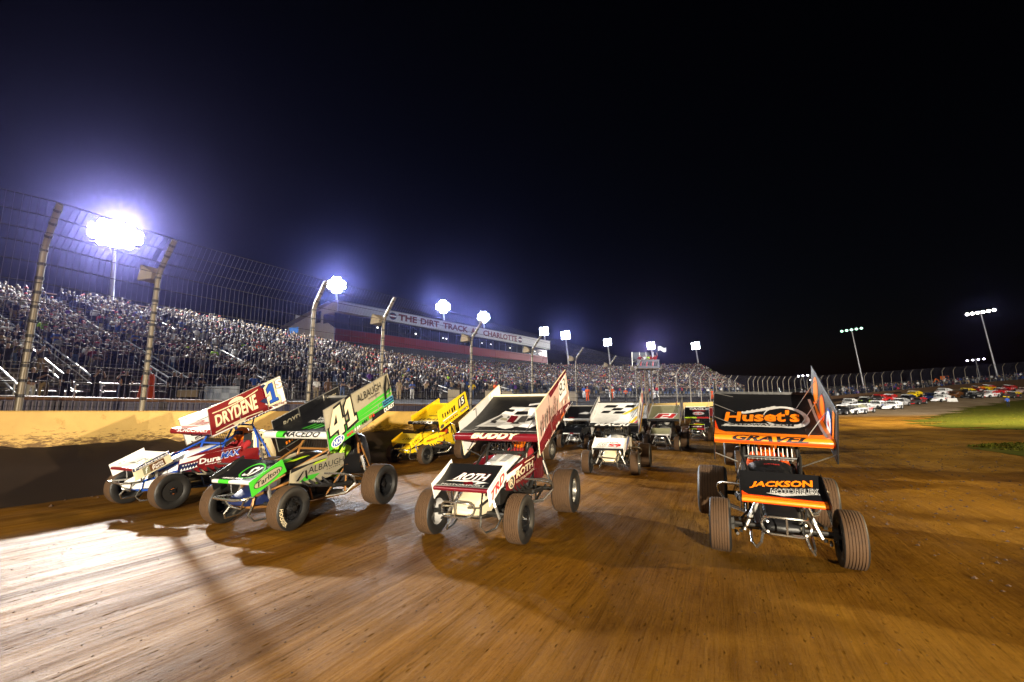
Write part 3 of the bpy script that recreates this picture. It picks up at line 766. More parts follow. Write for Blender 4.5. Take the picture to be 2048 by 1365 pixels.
        mb.tube([(-.22, -1.34, .36), (-.25, -1.42, .24), (-.30, -1.36, .16), (-.34, -1.1, .16), (-.34, -.9, .26)], .016, 7)
        return mb.mesh('front_bumper', [CHROME], smooth=True)
    kb = c.get('bumper', 'loop'); part('front_bumper', 'bump'+kb, lambda: bump(kb), CHROME)
    # top wing
    def panel():
        prof = []
        for i in range(0, 9): prof.append((NY-NR*math.cos(math.radians(-60+155*i/8)), NZ+NR*math.sin(math.radians(-60+155*i/8))))
        for i in range(1, 21): prof.append(panel_top(i/20))
        for i in range(20, -1, -1):
            y, z = panel_top(i/20); th = .012+.10*(1-i/20)**.6*(i/20+.12); prof.append((y+.02, z-th))
        secs = [[V(x, y, z) for y, z in prof] for x in (-.755, -.25, .25, .755)]
        mb = MB(); mb.loft(secs); return mb.mesh('wing_panel', [WHITE], smooth=40)
    pn = part('wing_panel', 'panel', panel, c['panel'])
    def nose():
        mb = MB(); secs = []
        for x in (-.753, 0, .753): secs.append([V(x, NY-(NR+.0022)*math.cos(math.radians(a)), NZ+(NR+.0022)*math.sin(math.radians(a))) for a in range(-62, 97, 12)])
        n = len(secs[0]); vs = [v for s_ in secs for v in s_]
        mb.add(vs, [(i*n+j, i*n+j+1, (i+1)*n+j+1, (i+1)*n+j) for i in range(2) for j in range(n-1)]); return mb.mesh('wing_nose', [WHITE], smooth=True)
    nsx = part('wing_nose', 'wnose', nose, c['nose'])
    def wick():
        mb = MB(); y, z = panel_top(1.0); mb.box((0, y, z+.014), (1.50, .012, .05)); mb.box((0, y+.03, z-.01), (1.50, .05, .012)); return mb.mesh('wicker_bill', [ALU])
    part('wicker_bill', 'wick', wick, c.get('wicker', ALU))
    for k, (x, b, key) in enumerate(((.765, c.get('lb', LB), 'L'), (-.765, c.get('rb', RBD), 'R'))):
        def board():
            mb = MB(); mb.plate([V(x, y, z) for y, z in b], (.010, 0, 0)); return mb.mesh('side_board', [WHITE])
        q = part('side_board', 'board%s%s' % (key, b[0]), board, c['board'] if k == 0 else c.get('board_in', c['board']))
        P['lb' if k == 0 else 'rb'] = q
        mb = MB(); FT, RT, RB_, FB = [V(x, y, z) for y, z in b]
        if detail > 1:
            mb.tube([FB, FT, RT, RB_, FB], .010, 5); mb.obj('edge_trim', c.get('trim', ALU), q)
            mb = MB()
            for u in (.34, .72):
                f = board_fn(x+.004, b); mb.box((f(u, .5)+f(u+.03, .5))/2-V(0, 0, 0), (.008, .022, (f(u, 1)-f(u, 0)).length*.97), M=Matrix.Rotation(math.atan2(*(lambda d: (-(d.y), d.z))(f(u, 1)-f(u, 0))), 4, 'X'))
            mb.obj('board_rib', c.get('rib', ALU), q)
    def post(x, y0, z0, y1):
        mb = MB(); v = (y1-NY)/1.55; mb.tube([(x*.95, y0, z0), (x, y1, panel_top(v)[1]-.03)], .016, 6); return mb.mesh('wing_post', [FRAMEBLK])
    for s in (-1, 1):
        for k, (y0, z0, y1) in enumerate(((.34, 1.46, .22), (.80, 1.48, .86))):
            part('wing_post', 'wp%d%d' % (s, k), lambda: post(s*.31, y0, z0, y1), tb)
        for k, (u, v) in enumerate(((.12, .22), (.40, .5), (.68, .75))):
            def brace():
                mb = MB(); f = board_fn(s*.76, LB if s > 0 else RBD, -s); a = f(u+.10, .86); y = a.y-.05; vv = (y-NY)/1.55
                mb.tube([a, (s*.46, y, panel_top(min(.98, max(.02, vv)))[1])], .006, 5); return mb.mesh('brace_rod', [ALU])
            if s > 0 or c.get('braces'): part('brace_rod', 'br%d%d' % (s, k), brace, ALU if c.get('braces') else FRAMEBLK)
        def drag():
            mb = MB(); f = board_fn(s*.76, LB if s > 0 else RBD); mb.tube([f(.06, .08), (s*.36, .06, 1.0)], .009, 5); return mb.mesh('brace_rod', [ALU])
        part('brace_rod', 'dr%d' % s, drag, ALU if c.get('braces') else FRAMEBLK)
    # front wing
    def fpanel():
        prof = []
        for i in range(0, 7): prof.append((FY-FR*math.cos(math.radians(-70+165*i/6)), FZ+FR*math.sin(math.radians(-70+165*i/6))))
        for i in range(1, 11): prof.append(fpanel_top(i/10))
        for i in range(10, -1, -1):
            y, z = fpanel_top(i/10); prof.append((y+.012, z-.010-.04*(1-i/10)*(i/10+.1)))
        mb = MB(); mb.loft([[V(x, y, z) for y, z in prof] for x in (-.445, 0, .445)]); return mb.mesh('front_wing_panel', [WHITE], smooth=40)
    fp = part('front_wing_panel', 'fpanel', fpanel, c['fpanel'])
    def fnose():
        mb = MB(); n = 10; vs = [V(x, FY-(FR+.002)*math.cos(math.radians(-70+160*j/(n-1))), FZ+(FR+.002)*math.sin(math.radians(-70+160*j/(n-1)))) for x in (-.443, .443) for j in range(n)]
        mb.add(vs, [(j, j+1, n+j+1, n+j) for j in range(n-1)]); return mb.mesh('front_wing_nose', [WHITE], smooth=True)
    fn = part('front_wing_nose', 'fnose', fnose, c['fnose'])
    for k, (x, b) in enumerate(((.452, FLB), (-.452, FRB))):
        def fb():
            mb = MB(); mb.plate([V(x, y, z) for y, z in b], (.008, 0, 0)); return mb.mesh('front_side_board', [WHITE])
        P['flb' if k == 0 else 'frb'] = part('front_side_board', 'fb%d' % k, fb, c['fboard'] if k == 0 else c.get('fboard_in', c['fboard']))
        s = 1 if k == 0 else -1
        def fpost():
            mb = MB(); mb.tube([(s*.26, -1.36, .79), (s*.22, -1.34, .48)], .013, 6); return mb.mesh('front_wing_post', [FRAMEBLK])
        part('front_wing_post', 'fpost%d' % k, fpost, FRAMEBLK)
    D = {'panel': Decals(panel_fn, pn, True), 'nose': Decals(nose_fn, nsx, True), 'fpanel': Decals(fpanel_fn, fp, True), 'fnose': Decals(fnose_fn, fn, True),
         'side': Decals(side_fn, P['side']), 'tail': Decals(tail_fn, tl), 'hood': Decals(hood_fn, hd, True),
         'lb': Decals(board_fn(.765+.002, c.get('lb', LB)), P['lb']), 'rb': Decals(board_fn(-.765+.002, c.get('rb', RBD)), P['rb']),
         'lbi': Decals(board_fn(.765-.002, c.get('lb', LB), -1), P['lb']),
         'flb': Decals(board_fn(.452+.001, FLB), P['flb']), 'frb': Decals(board_fn(-.452+.001, FRB), P['frb'])}
    return S, D
# ------------------------------------------------------------------ people
SKIN = mat('skin', (.22, .135, .10), .6); HAIRD = mat('dark_hair', (.03, .018, .010), .7); HAIRB = mat('fair_hair', (.30, .20, .09), .7); HAIRG = mat('grey_hair', (.38, .36, .33), .7)
def cloth(n, c): return mat('cloth_'+n, c, .85, spec=.2, var=.2)
CL = {'black': cloth('black', (.010, .010, .012)), 'charcoal': cloth('charcoal', (.035, .035, .04)), 'grey': cloth('grey', (.16, .16, .17)), 'light grey': cloth('light_grey', (.42, .42, .43)),
      'white': cloth('white', (.70, .69, .67)), 'navy': cloth('navy', (.012, .016, .05)), 'blue': cloth('blue', (.02, .06, .26)), 'red': cloth('red', (.30, .02, .025)), 'maroon': cloth('maroon', (.14, .015, .025)),
      'olive': cloth('olive', (.09, .085, .045)), 'tan': cloth('tan', (.34, .25, .15)), 'orange': cloth('orange', (.55, .07, .008)), 'lime': cloth('lime', (.40, .70, .05)), 'purple': cloth('purple', (.08, .02, .20)), 'yellow': cloth('yellow', (.75, .50, .02)),
      'brown': cloth('brown', (.10, .055, .03)), 'denim': cloth('denim', (.05, .08, .16)), 'khaki': cloth('khaki', (.22, .17, .10)), 'pink': cloth('pink', (.6, .12, .22))}
SHOE = mat('shoe', (.03, .028, .026), .6)
def skin_mesh(name, joints, edges, root, sub, classify):
    me = bpy.data.meshes.new(name); names = list(joints); idx = {n: i for i, n in enumerate(names)}
    me.from_pydata([joints[n][0] for n in names], [(idx[a], idx[b]) for a, b in edges], [])
    ob = bpy.data.objects.new(name, me); C.objects.link(ob)
    sk = ob.modifiers.new('skin', 'SKIN'); sk.use_smooth_shade = True
    for n, v in zip(names, me.skin_vertices[0].data): r = joints[n][1]; v.radius = r if isinstance(r, tuple) else (r, r); v.use_root = (n == root)
    if sub: s = ob.modifiers.new('sub', 'SUBSURF'); s.levels = sub
    dg = bpy.context.evaluated_depsgraph_get(); out = bpy.data.meshes.new_from_object(ob.evaluated_get(dg))
    bpy.data.objects.remove(ob); bpy.data.meshes.remove(me); out.name = name
    out.materials.clear()
    for m in (CL['black'], CL['denim'], SKIN, HAIRD, SHOE): out.materials.append(m)
    P = np.array([joints[n][0] for n in names])
    A = np.array([P[idx[a]] for a, b in edges]); B = np.array([P[idx[b]] for a, b in edges]); D_ = B-A; L2 = np.maximum((D_*D_).sum(1), 1e-9)
    mi = []
    for p in out.polygons:
        c = np.array(p.center); t = np.clip(((c-A)*D_).sum(1)/L2, 0, 1); q = A+D_*t[:, None]-c
        e = edges[int(np.argmin((q*q).sum(1)))]; mi.append(classify(e, p.center, p.normal))
    out.polygons.foreach_set('material_index', mi); out.polygons.foreach_set('use_smooth', [True]*len(mi)); out.update(); return out
def cls(e, c, n):
    k = e[1]
    if k in ('crown', 'skull', 'face', 'jaw'):
        return 3 if (c.z > HEADZ+.015 and not (n.y < -.35 and c.z < HEADZ+.07)) or (n.y > .35 and c.z > HEADZ-.06) else 2
    if k[:-1] in ('hand', 'palm', 'tip'): return 2
    if k[:-1] in ('knee', 'ankle', 'hip'): return 1
    if k[:-1] == 'toe': return 4
    return 0
HEADZ = 1.60
def human(pose, sub=1):                                  # stands at the origin facing -Y
    J = {'pelvis': ((0, .02, .96), (.15, .11)), 'waist': ((0, .01, 1.10), (.145, .105)), 'chest': ((0, .0, 1.30), (.17, .115)), 'neck': ((0, .0, 1.45), (.062, .062)),
         'jaw': ((0, -.02, 1.52), (.070, .075)), 'face': ((0, -.015, 1.58), (.085, .10)), 'skull': ((0, .0, 1.65), (.088, .105)), 'crown': ((0, .0, 1.72), (.055, .065))}
    E = [('pelvis', 'waist'), ('waist', 'chest'), ('chest', 'neck'), ('neck', 'jaw'), ('jaw', 'face'), ('face', 'skull'), ('skull', 'crown')]
    leg = pose.get('leg', 0)
    for s, k in ((-1, 'L'), (1, 'R')):
        J['shoulder'+k] = ((s*.19, 0, 1.40), .078)
        el, ha = pose['arm'+k]
        J['elbow'+k] = ((s*el[0], el[1], el[2]), .056); J['hand'+k] = ((s*ha[0], ha[1], ha[2]), .040)
        d = (V(s*ha[0], ha[1], ha[2])-V(s*el[0], el[1], el[2])).normalized()*.10
        J['tip'+k] = (tuple(V(s*ha[0], ha[1], ha[2])+d), .034)
        st = leg*s
        J['hip'+k] = ((s*.10, .01, .88), (.098, .098)); J['knee'+k] = ((s*.115, -.02+st*.5, .50), .070); J['ankle'+k] = ((s*.12, .03+st, .09), .048); J['toe'+k] = ((s*.135, -.12+st, .045), .045)
        E += [('chest', 'shoulder'+k), ('shoulder'+k, 'elbow'+k), ('elbow'+k, 'hand'+k), ('hand'+k, 'tip'+k), ('pelvis', 'hip'+k), ('hip'+k, 'knee'+k), ('knee'+k, 'ankle'+k), ('ankle'+k, 'toe'+k)]
    return skin_mesh('person', J, E, 'pelvis', sub, cls)
DOWN = ((.25, .03, 1.13), (.24, -.05, .90)); HIPS = ((.37, .05, 1.16), (.19, -.02, 1.02)); PHONE = ((.24, -.20, 1.28), (.08, -.30, 1.56)); UPA = ((.30, -.08, 1.60), (.24, -.12, 1.86))
CLAP = ((.24, -.10, 1.15), (.05, -.30, 1.28)); FOLD = ((.26, -.06, 1.16), (-.06, -.19, 1.20)); POINT = ((.28, -.22, 1.42), (.26, -.50, 1.50)); POCK = ((.29, .06, 1.16), (.20, -.08, .98))
POSES = {'with arms at the sides': {'armL': DOWN, 'armR': DOWN}, 'filming with a raised phone': {'armL': PHONE, 'armR': PHONE}, 'waving one arm high': {'armL': DOWN, 'armR': UPA},
         'clapping': {'armL': CLAP, 'armR': CLAP, 'leg': .05}, 'with folded arms': {'armL': FOLD, 'armR': FOLD}, 'with hands on hips': {'armL': HIPS, 'armR': HIPS},
         'pointing at the cars': {'armL': POINT, 'armR': POCK, 'leg': .08}, 'with hands in pockets': {'armL': POCK, 'armR': POCK, 'leg': -.05}}
PM = {k: human(p) for k, p in POSES.items()}
def phone_mesh():
    mb = MB(); mb.box((0, -.36, 1.60), (.16, .012, .08)); return mb.mesh('phone', [SEATM])
PHM = phone_mesh()
def cap_mesh():
    mb = MB(); secs = [[V(r*.095*math.cos(a), .0+r*.113*math.sin(a), 1.665+h) for a in [2*math.pi*i/10 for i in range(10)]] for r, h in ((1.06, -.005), (1.05, .03), (.8, .075), (.3, .095))]
    mb.loft(secs); mb.loft([[V(-.08, -.09, 1.662), V(.08, -.09, 1.662), V(.08, -.09, 1.674), V(-.08, -.09, 1.674)], [V(-.055, -.20, 1.648), V(.055, -.20, 1.648), V(.055, -.20, 1.658), V(-.055, -.20, 1.658)]])
    return mb.mesh('cap', [CL['black']], smooth=50)
CAPM = cap_mesh()
HAIRS = {'dark': HAIRD, 'fair': HAIRB, 'grey': HAIRG}
def person(P, rz, pose, top, leg, hair, cap, label, scale=1.0, group=None, name='person'):
    o = link(name, PM[pose]); o.matrix_basis = Matrix.Translation(P) @ Matrix.Rotation(rz, 4, 'Z') @ Matrix.Scale(scale, 4)
    for i, m in enumerate((CL[top], CL[leg], SKIN, HAIRS[hair], SHOE)):
        o.material_slots[i].link = 'OBJECT'; o.material_slots[i].material = m
    tag(o, label, 'person', group)
    if cap:
        c = link('cap', CAPM, o); c.material_slots[0].link = 'OBJECT'; c.material_slots[0].material = CL[cap]
    if 'phone' in pose: link('phone', PHM, o)
    return o

# drivers, strapped in under the wing
def driver_mesh():
    J = {'pelvis': ((0, .74, .64), (.16, .14)), 'waist': ((0, .80, .78), (.15, .12)), 'chest': ((0, .82, 1.0), (.18, .13)), 'neck': ((0, .80, 1.14), (.07, .07)), 'jaw': ((0, .78, 1.20), (.08, .08)), 'face': ((0, .77, 1.27), (.08, .09)), 'skull': ((0, .78, 1.33), (.07, .08))}
    E = [('pelvis', 'waist'), ('waist', 'chest'), ('chest', 'neck'), ('neck', 'jaw'), ('jaw', 'face'), ('face', 'skull')]
    for s, k in ((-1, 'L'), (1, 'R')):
        J['shoulder'+k] = ((s*.20, .80, 1.08), .08); J['elbow'+k] = ((s*.27, .58, .92), .058); J['hand'+k] = ((s*.17, .36, .97), .045); J['tip'+k] = ((s*.15, .29, 1.0), .04)
        J['hip'+k] = ((s*.12, .62, .62), .10); J['knee'+k] = ((s*.16, .25, .68), .075); J['ankle'+k] = ((s*.12, -.02, .48), .055)
        E += [('chest', 'shoulder'+k), ('shoulder'+k, 'elbow'+k), ('elbow'+k, 'hand'+k), ('hand'+k, 'tip'+k), ('pelvis', 'hip'+k), ('hip'+k, 'knee'+k), ('knee'+k, 'ankle'+k)]
    return skin_mesh('driver', J, E, 'pelvis', 1, lambda e, c, n: 2 if e[1][:-1] == 'tip' else 0)
DRV = driver_mesh()
def helmet_mesh():
    bm = bmesh.new(); bmesh.ops.create_uvsphere(bm, u_segments=18, v_segments=12, radius=.155)
    for v in bm.verts: v.co.z *= 1.05; v.co.y *= 1.12; v.co.y -= .03*(1 if v.co.z < 0 else 0)
    me = bpy.data.meshes.new('helmet'); bm.to_mesh(me); bm.free(); me.materials.append(WHITE); me.polygons.foreach_set('use_smooth', [True]*len(me.polygons)); return me
HELM = helmet_mesh()
def visor_mesh():
    mb = MB(); vs = []
    for j in range(4):
        for i in range(13):
            a = math.radians(-90-62+124*i/12); b = math.radians(-8+34*j/3); vs.append((.160*math.cos(b)*math.cos(a), 1.12*.160*math.cos(b)*math.sin(a), .160*math.sin(b)*1.05))
    mb.add(vs, [(j*13+i, j*13+i+1, j*13+14+i, j*13+13+i) for j in range(3) for i in range(12)]); return mb.mesh('visor', [BLACK], smooth=True)
VIS = visor_mesh(); VISM = mat('visor_glass', (.01, .01, .012), .08, coat=1)
def driver(S, suit, helm, label):
    o = link('driver', with_mat(DRV, CL[suit], CL[suit], CL['black'], HAIRD, SHOE)); o.matrix_basis = S.matrix_basis.copy(); tag(o, label, 'person', 'racing drivers in the sprint cars')
    link('helmet', with_mat(HELM, helm), o, Matrix.Translation((0, .78, 1.29))); link('visor', with_mat(VIS, VISM), o, Matrix.Translation((0, .78, 1.29)))
    return o

# ------------------------------------------------------------------ the field of sprint cars
def base(**k):
    d = dict(board=BLACK, panel=BLACK, nose=BLACK, fboard=BLACK, fpanel=BLACK, fnose=BLACK, side=BLACK, hood=BLACK, cone=BLACK, tail=BLACK); d.update(k); return d
# --- 1S, outermost of the front row
S, D = sprint_car((-10.295, 6.50, 0), .025, 'white and dark red winged sprint car numbered 1S, nearest the wall',
    base(board=WHITE, board_in=WHITE, panel=WHITE, nose=DKRED, fboard=CREAM, fboard_in=WHITE, fpanel=WHITE, fnose=DKRED, side=DKRED, hood=WHITE, cone=WHITE, tail=CREAM, tube=BLUE, cover='fl', bumper='bar',
         lb=[(-.59, 1.85), (1.05, 2.64), (1.30, 2.0), (-.44, 1.28)]))
d = D['lb']
d.R(0, .06, .70, 1, DKRED); d.P([(.70, .06), (.80, .06), (.70, .30)], DKRED); d.P([(.70, 1), (.70, .3), (.78, .62), (.73, .8)], MAROON)
d.E(.34, .82, .10, .15, CREAM, a0=0, a1=math.pi); d.E(.34, .16, .09, .12, CREAM, a0=math.pi, a1=2*math.pi)
d.T('DRYDENE', [(.06, .28), (.60, .28), (.60, .80), (.06, .68)], CREAM, bold=.035)
for v0, v1 in ((.80, .76), (.12, .17)):
    pts = [(.04+.60*i/10, v0-(v0-v1)*4*(i/10)*(1-i/10)+(.10*(i/10)**2 if v0 > .5 else 0)) for i in range(11)]
    for a, b in zip(pts[:-1], pts[1:]): d.P([(a[0], a[1]-.018), (b[0], b[1]-.018), (b[0], b[1]+.018), (a[0], a[1]+.018)], CREAM, 'line')
d.P([(.63, .48), (.70, .52), (.85, .14), (.80, .12)], NAVY); d.P([(.66, .96), (.75, .80), (.80, .86), (.72, 1)], NAVY)
d.block(NUM1, [(.745, .24), (.90, .24), (.895, .94), (.735, .94)], NAVY, CREAM, .14); d.block(NUM1, [(.755, .26), (.89, .26), (.885, .92), (.745, .92)], BLUE)
d.T('S', (.885, .66, .985, .96), WHITE, bold=.05, out=DKRED, ob=.085)
d.T('Sallegs', (.80, .05, .985, .17), DKRED, shear=.2); d.marks((.30, .01, .72, .07), NAVY, 9, 1)
d = D['panel']; d.R(.02, .0, .98, .10, RED); d.T('Dura', (.06, .16, .40, .34), RED, shear=.3, bold=.03); d.R(.0, .30, .03, 1, NAVY)
D['nose'].T('SCHUCHART', (.16, .22, .86, .72), WHITE, shear=.25, bold=.02)
d = D['rb']; d.E(.14, .30, .065, .10, BLACK); d.E(.14, .30, .05, .07, WHITE); d.R(.11, .05, .20, .16, BLACK); d.T('UAP', (.12, .07, .19, .13), WHITE); d.marks((.24, .08, .40, .30), NAVY, 4, 3)
d = D['fpanel']; d.T('C&R', (.42, .38, .80, .66), OLIVE, shear=.25, bold=.03); d.T('R', (.70, .38, .80, .66), LIME, shear=.25, bold=.03); d.P([(.22, .33), (.66, .36), (.62, .44), (.30, .42)], OLIVE)
d = D['flb']; d.R(0, .72, 1, 1, NAVY); d.T('Federated', (.05, .76, .95, .96), WHITE, bold=.02); d.R(.22, .10, .80, .68, BROWN); d.R(.22, .10, .40, .68, OLIVE); d.T('f', (.27, .16, .37, .62), WHITE, shear=.3); d.T('Auto', (.46, .40, .76, .60), WHITE, bold=.02); d.T('Parts', (.46, .16, .76, .40), WHITE, bold=.02)
d = D['frb']; d.ring(.26, .66, .045, .10, .016, BLACK, 14); d.T('MotorTrend', (.34, .58, .74, .72), NAVY, shear=.2)
d = D['side']; d.P([(0, .62), (.24, .70), (.40, .98), (1, .97), (1, 1), (0, 1)], WHITE); d.P([(.0, .0), (.22, .0), (.30, .5), (0, .6)], NAVY)
for i in range(6): d.P([(.03+.042*i, .02+.03*i), (.07+.042*i, .03+.03*i), (.05+.042*i, .24+.02*i)], WHITE, 'tooth'); d.P([(.05+.04*i, .46+.02*i), (.08+.04*i, .47+.02*i), (.065+.04*i, .36+.02*i)], WHITE, 'tooth')
d.T('Dura', (.30, .34, .64, .72), WHITE, bold=.03); d.T('MAX', (.64, .40, .99, .84), BLUE, shear=.25, bold=.04, out=WHITE, ob=.075); d.marks((.40, .20, .66, .27), WHITE, 10, 5)
d = D['tail']
for i in range(5): d.marks((.22, .88-.17*i, .60, .98-.17*i), BLACK, 3, 20+i)
D['hood'].marks((.3, .75, .7, .82), NAVY, 3, 6)
driver(S, 'red', ORANGE, 'driver in red suit and orange helmet inside the 1S sprint car')
# --- 41
S, D = sprint_car((-6.993, 6.29, 0), .084, 'black, silver and green winged sprint car numbered 41 with ALBAUGH lettering',
    base(board=TAN, board_in=BLACK, nose=SILVER, fboard=GREEN, fboard_in=BLACK, fnose=SILVER, side=TAN, guard=BLACK, hood=BLACK, cone=NAVY, tail=BLACK, tube=mat('bronze_tube', (.30, .14, .04), .35, .3), bumper='bar', tyre_word='HOOSIER', tyre_word_on='fl', tyre_a=205))
d = D['lb']
for a, b in ((.02, .15), (.20, .30), (.34, .42), (.46, .53)): d.P([(.10+a*.3, a*.5+.14), (.97, a+.02), (1.0, b+.02), (.08, b*.5+.17)], GREEN)
d.P([(0, 0), (.35, .0), (.06, .32), (0, .5)], GREEN)
d.P([(.60, .0), (1, .0), (1, .14), (.62, .16)], BLACK)
d.block(NUM4, [(.03, .16), (.235, .24), (.225, .94), (.03, .86)], CREAM, BLACK, .10); d.block(NUM1, [(.25, .26), (.40, .32), (.385, .99), (.25, .93)], CREAM, BLACK, .13)
d.T('ALBAUGH', (.44, .70, .83, .90), BLACK, bold=.0); d.marks((.60, .62, .80, .66), BLACK, 8, 2)
d.P([(.845, .20), (.87, .20), (.90, .60), (.965, .99), (.935, .97), (.865, .70)], BLACK, 'emblem'); d.P([(.955, .98), (.975, .80), (.965, .55), (.93, .36), (.945, .62), (.955, .80)], BLACK, 'emblem'); d.P([(.88, .48), (.99, .66), (.985, .70), (.88, .51)], BLACK, 'emblem')
d.R(.80, .18, .985, .34, CYAN); d.R(.806, .20, .979, .32, BLACK); d.T('Complete', (.82, .215, .965, .305), CYAN, shear=.2, bold=.01); d.T('DURST', (.80, .02, .98, .135), WHITE, bold=.03)
d.E(.10, .12, .085, .12, BLUE); d.ring(.10, .12, .085, .12, .012, WHITE); d.T('NOS', (.045, .05, .155, .19), WHITE, shear=.1, bold=.03)
for i in range(4): d.marks((.22+.11*i, .06+.02*i, .31+.11*i, .15+.02*i), (RED, WHITE, BLACK, RED)[i], 3, 30+i)
d = D['panel']; d.P([(.52, .62), (.92, .56), (.84, .76), (.66, .70)], WHITE); d.P([(.66, .63), (.86, .60), (.82, .72)], RED)
for i, t in enumerate(('MORRILL', 'VALLEY', 'TRANSPORTATION')): d.T(t, (.42-.05*i, .50-.09*i, (.70, .66, .80)[i], .57-.09*i), WHITE, shear=.15, bold=.01)
for i in range(3): d.P([(.44+.09*i, .10), (.48+.09*i, .10), (.52+.09*i, .28), (.48+.09*i, .28)], GREEN)
d.P([(.36, .86), (.95, .95), (.96, .92), (.40, .83)], WHITE, 'line'); d.P([(.45, .80), (.95, .88), (.95, .85), (.48, .78)], WHITE, 'line')
d = D['nose']; d.R(.20, .0, .34, 1, GREEN); d.T('MACEDO', (.30, .12, .86, .80), BLACK, shear=.3, bold=.03)
d = D['rb']; d.T('BOYD', (.12, .62, .36, .82), TAN, shear=.2, bold=.02); d.T('RACERS', (.78, .60, .94, .84), TAN, shear=.2); d.marks((.10, .08, .42, .18), ORANGE, 8, 7); d.marks((.12, .22, .42, .32), ORANGE, 9, 8)
d = D['fpanel']; d.ring(.60, .50, .24, .36, .03, GREEN); d.T('SI', (.46, .28, .74, .72), WHITE, shear=.5, bold=.02); d.marks((.16, .05, .64, .15), WHITE, 10, 9)
d = D['flb']; d.E(.50, .50, .42, .34, BLACK, 24); d.E(.50, .50, .40, .30, TAN, 24); d.T('Tarlton', (.16, .34, .84, .68), BLACK, shear=.2, bold=.02)
D['frb'].T('TAXX', (.45, .45, .85, .70), WHITE, shear=.3, bold=.02); D['fnose'].R(.15, 0, .4, 1, GREEN)
d = D['side']; d.P([(.16, .0), (.40, .0), (.52, .24), (.26, .30)], GREEN); d.P([(.0, .7), (.3, .9), (.62, .95), (.62, 1), (0, 1)], BLACK); d.P([(.36, .80), (.62, .87), (.64, .97), (.42, .94)], LIME)
d.T('ALBAUGH', (.30, .40, .98, .76), BLACK, bold=.0); d.marks((.64, .28, .92, .34), BLACK, 7, 3); d.P([(.10, .10), (.14, .10), (.22, .62), (.27, .66), (.20, .62)], BLACK, 'emblem'); d.P([(.26, .66), (.30, .1), (.26, .14), (.24, .6)], BLACK, 'emblem')
d = D['hood']; d.R(.05, .10, .55, .42, GREEN); d.T('TAKE', (.12, .18, .48, .34), BLACK); d.P([(.62, .2), (1, .3), (1, .7), (.8, .6)], LIME)
d = D['tail']
for i in range(5): d.marks((.22, .86-.17*i, .60, .98-.17*i), (TAN, WHITE, RED, WHITE, TAN)[i], 3, 40+i)
driver(S, 'lime', GREEN, 'driver in green suit and green helmet inside the number 41 sprint car')
# --- Buddy, third
S, D = sprint_car((-3.426, 7.16, 0), .049, 'white, black and maroon winged sprint car lettered BUDDY on its wing nose',
    base(board=PINK, board_in=WHITE, nose=MAROON, fboard=WHITE, fnose=MAROON, side=MAROON, hood=WHITE, cone=CREAM, tail=MAROON, wicker=CREAM, rim_rl=CHROME, rim_fr=GREY, trim=CREAM))
d = D['lb']; d.P([(0, 0), (1, 0), (1, .10), (.72, .26), (.40, .38), (0, .26)], MAROON); d.P([(.42, .84), (1, .93), (1, 1), (.36, 1)], MAROON)
d.P([(.66, .44), (.93, .42), (.95, .92), (.70, .90)], WHITE); d.T('83', [(.68, .56), (.92, .56), (.93, .88), (.71, .86)], BLACK, bold=.0)
r = random.Random(3)
for i in range(9):
    x, y = .05+.06*i, .52+r.uniform(-.08, .12); d.P([(x, y-.14), (x+.02, y-.14), (x+.05, y+.18), (x+.035, y+.18)], (BLACK, MAROON, DKGREY)[i % 3], 'scrawl')
    d.P([(x, y+.02), (x+.06, y+.10), (x+.06, y+.12), (x, y+.045)], BLACK, 'scrawl')
for i in range(14):
    x, y = r.uniform(.05, .95), r.uniform(.15, .42); d.P([(x, y), (x+.05, y+.02), (x+.06, y+.10), (x+.02, y+.07)], (MAROON, PINK, WHITE)[i % 3], 'scrawl')
for i in range(5): d.marks((.08+.17*i, .06+.01*i, .20+.17*i, .12+.015*i), (WHITE, PINK, WHITE, ORANGE, WHITE)[i], 4, 50+i)
d = D['panel']
d.P([(.12, .22), (.86, .24), (.80, .72), (.38, .74), (.28, .52), (.22, .44)], SILVER, 'artwork')
for pl, m in (([(.20, .26), (.40, .27), (.46, .36), (.24, .36)], GREY), ([(.30, .58), (.50, .52), (.58, .70), (.36, .70)], WHITE), ([(.24, .38), (.30, .36), (.36, .50), (.32, .54)], DKGREY), ([(.72, .56), (.78, .55), (.78, .64), (.73, .65)], GREY), ([(.42, .47), (.45, .46), (.45, .50), (.42, .51)], BLACK), ([(.62, .54), (.80, .50), (.80, .66), (.64, .70)], WHITE),
              ([(.40, .20), (.54, .14), (.62, .20), (.56, .28), (.44, .26)], WHITE), ([(.66, .22), (.82, .18), (.86, .28), (.70, .30)], WHITE), ([(.46, .36), (.56, .33), (.56, .50), (.46, .52)], MAROON),
              ([(.58, .34), (.70, .34), (.68, .52), (.60, .50)], DKGREY), ([(.48, .54), (.66, .54), (.64, .62), (.50, .62)], BLACK), ([(.26, .33), (.34, .30), (.34, .36), (.28, .38)], BLACK), ([(.70, .36), (.80, .42), (.76, .48), (.70, .44)], BLACK),
              ([(.36, .40), (.46, .38), (.44, .44), (.36, .46)], TAN), ([(.34, .62), (.44, .60), (.46, .65), (.36, .67)], BLACK), ([(.54, .29), (.66, .29), (.62, .33), (.56, .33)], BLACK), ([(.60, .74), (.78, .78), (.79, .82), (.60, .78)], SILVER)):
    d.P(pl, m, 'artwork')
for pl in ([(.20, .04), (.97, .04), (.97, .055), (.20, .055)], [(.04, .04), (.16, .04), (.16, .055), (.04, .055)], [(.16, .04), (.175, .04), (.21, .16), (.20, .16)], [(.93, .04), (.94, .04), (.98, .16), (.97, .16)]): d.P(pl, SILVER, 'line')
D['nose'].T('BUDDY', (.20, .14, .78, .86), CREAM, shear=.35, bold=.055)
